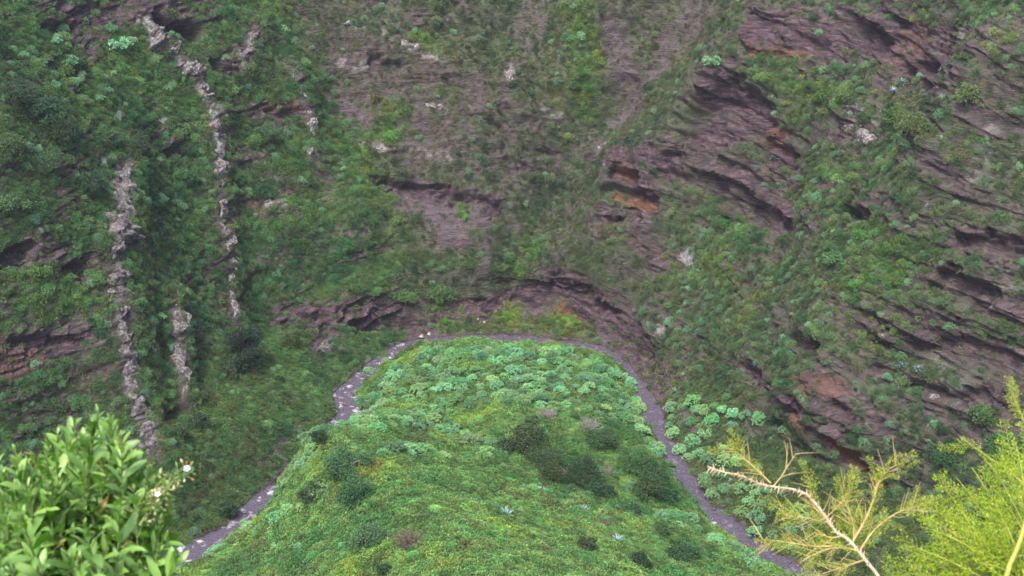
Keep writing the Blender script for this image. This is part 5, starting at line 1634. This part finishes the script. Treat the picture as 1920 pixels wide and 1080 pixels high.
def twig(mb, pts, r0, r1, dist=FD, k=6, org=root2):
    P_ = catmull(np.array([near(x, y, dist) for x, y in pts]), 5) - org
    mb.tube(P_, np.linspace(r0, r1, len(P_)), k)
    return P_
# pale upright stem and yellowing outer shoots
twig(sb, [(1885, 1090), (1893, 1060), (1909, 1024), (1924, 975)], 0.008, 0.006, FD - 0.2)
for pts in ([(1940, 930), (1900, 890), (1850, 855), (1800, 820)], [(1945, 830), (1920, 788), (1905, 755), (1893, 728)], [(1930, 1040), (1880, 1045), (1832, 1043)]):
    P_ = twig(sb, pts, 0.003, 0.0012, FD - 0.1)
    n = len(P_)
    for j in range(2, n):
        if j % 2 == 0 and pts[0][1] < 1000:
            d = P_[min(j, n - 1)] - P_[j - 2]
            add_spray(shrub, DRY_S[rng.integers(0, 4)] if rng.uniform() < .65 else GREEN_S[0], P_[j - 1], unit(d) + rng.normal(size=3) * 0.3, rng.uniform(0.3, 0.55), rng)
link('branches', sb.mesh('branches', [M_GSTEM], True), shrub)

root3 = near(1690, 1190, FD - 0.25)
root3 = np.array([root3[0] + 0.05, root3[1] + 0.12, 0])
root3[2] = hill_z(root3[0], root3[1]) - 0.03
thorny = link('thorny_branch', None)
thorny.location = root3
tag(thorny, 'pale thorny half-dry branch arching in front of the stream', 'branch')
tbm = MB()
D3 = FD - 0.25
low_pt = near(1660, 1110, D3) - root3
tbm.tube([(0, 0, 0), low_pt * 0.5 + np.array([.02, 0.01, 0]), low_pt], [0.010, 0.009, 0.0075], 7)
MAIN = twig(tbm, [(1660, 1110), (1646, 1080), (1617, 1043), (1592, 1013), (1567, 996), (1546, 966), (1525, 939), (1508, 925), (1490, 918), (1455, 913), (1427, 908), (1406, 899), (1384, 890), (1356, 885), (1326, 874)], 0.0047, 0.0013, D3, 7, root3)
link('stem', tbm.mesh('stem', [M_THORN], True), thorny)
thm = []
for v in range(3):
    mb_ = MB()
    mb_.tube([(0, 0, -0.002), (0.004, 0, 0.0), (0.011 + 0.004 * v, 0.001 * v, 0.002)], [0.004, 0.0026, 0.0004], 5)
    thm.append(mb_.mesh('thorn', [M_THORN], True))
for j in range(8, len(MAIN) - 1, 1):
    d = unit(MAIN[j + 1] - MAIN[j])
    for rep in range(1 if j % 2 else 2):
        sd = unit(np.cross(d, rng.normal(size=3)))
        x_ = unit(sd + d * 0.3)
        y_ = unit(np.cross([0, 0, 1.0], x_))
        o = link('thorn', thm[rng.integers(0, 3)], thorny)
        o.location = MAIN[j] + sd * 0.001
        o.rotation_euler = Matrix(np.stack([x_, y_, np.cross(x_, y_)], 1).tolist()).to_euler()
        k = rng.uniform(0.6, 1.2)
        o.scale = (k, k, k)
SIDE = [([(1451, 911), (1465, 893), (1478, 872), (1492, 851)], 0.0022, 3), ([(1445, 906), (1425, 886), (1402, 866), (1387, 852), (1371, 840)], 0.0022, 6), ([(1599, 1015), (1614, 990), (1627, 965), (1638, 935), (1645, 910), (1655, 893), (1668, 879), (1687, 869)], 0.0034, 9),
        ([(1613, 1031), (1634, 1000), (1655, 980), (1683, 961), (1705, 954), (1724, 949)], 0.003, 5), ([(1606, 1032), (1585, 1028), (1560, 1028), (1535, 1036), (1506, 1050)], 0.0028, 7), ([(1560, 1024), (1525, 1024), (1495, 1020), (1465, 1015), (1430, 1011)], 0.0022, 9),
        ([(1553, 980), (1530, 975), (1505, 970), (1472, 967)], 0.002, 6), ([(1550, 970), (1570, 950), (1590, 925), (1592, 905)], 0.0018, 5), ([(1580, 1005), (1560, 1008), (1540, 1003), (1526, 999)], 0.002, 3), ([(1560, 990), (1540, 965), (1525, 945), (1520, 915)], 0.0018, 4), ([(1600, 1020), (1600, 985), (1590, 955), (1578, 930)], 0.0018, 5), ([(1620, 1050), (1590, 1060), (1560, 1070), (1530, 1080)], 0.002, 5)]
for pts, r, ntw in SIDE:
    mb_ = MB()
    P_ = twig(mb_, pts, r, r * 0.3, D3, 5, root3)
    for j in range(ntw * 2):
        b = P_[rng.integers(2, len(P_))]
        ax = unit(P_[-1] - P_[0])
        d = unit(ax + unit(np.cross(ax, [0, -0.8, 0.6])) * rng.choice([-1, 1]) * rng.uniform(.5, 1.1) + rng.normal(size=3) * 0.2)
        l_ = rng.uniform(0.03, 0.075)
        mb_.tube([b, b + d * l_ * .5 + rng.normal(size=3) * .002, b + d * l_], [0.0011, 0.0008, 0.0004], 4)
    tw_ = link('twig', mb_.mesh('twig', [M_TAN], True), thorny)
    n = len(P_)
    for j in range(3, n, 3):
        if ntw >= 4:
            add_spray(tw_, DRY_S[rng.integers(0, 4)], P_[j - 1], unit(P_[j] - P_[j - 2]) + rng.normal(size=3) * 0.35, rng.uniform(0.3, 0.6), rng)
for k in range(11):                                     # thin green sprays hanging behind the branch
    x, y = rng.uniform(1510, 1660), rng.uniform(940, 1070)
    add_spray(thorny, GREEN_S[rng.integers(0, 6)] if rng.uniform() < .5 else DRY_S[rng.integers(0, 4)], near(x, y, D3 + 0.06) - root3, np.array([-0.9, 0.1, 0.45]) + rng.normal(size=3) * 0.3, rng.uniform(0.4, 0.7), rng)


# ------------------------------------------------------------------ the air of the ravine
def haze_box(density):
    lo, hi = np.array([-110.0, -6.0, -3.0]), np.array([110.0, 215.0, 128.0])
    V = np.array([(x, y, z) for x in (lo[0], hi[0]) for y in (lo[1], hi[1]) for z in (lo[2], hi[2])])
    F = np.array([(0, 1, 3, 2), (4, 6, 7, 5), (0, 4, 5, 1), (2, 3, 7, 6), (0, 2, 6, 4), (1, 5, 7, 3)])
    m, nt, out = new_mat("haze")
    v = nd(nt, "ShaderNodeVolumePrincipled")
    v.inputs['Color'].default_value = (0.82, 0.86, 1.0, 1)
    v.inputs['Density'].default_value = density
    v.inputs['Anisotropy'].default_value = 0.2
    nt.links.new(v.outputs[0], out.inputs['Volume'])
    tag(link('haze', np_mesh('haze', V, F, m)), 'thin bluish haze filling the ravine', None, None, 'stuff')
haze_box(0.00017)
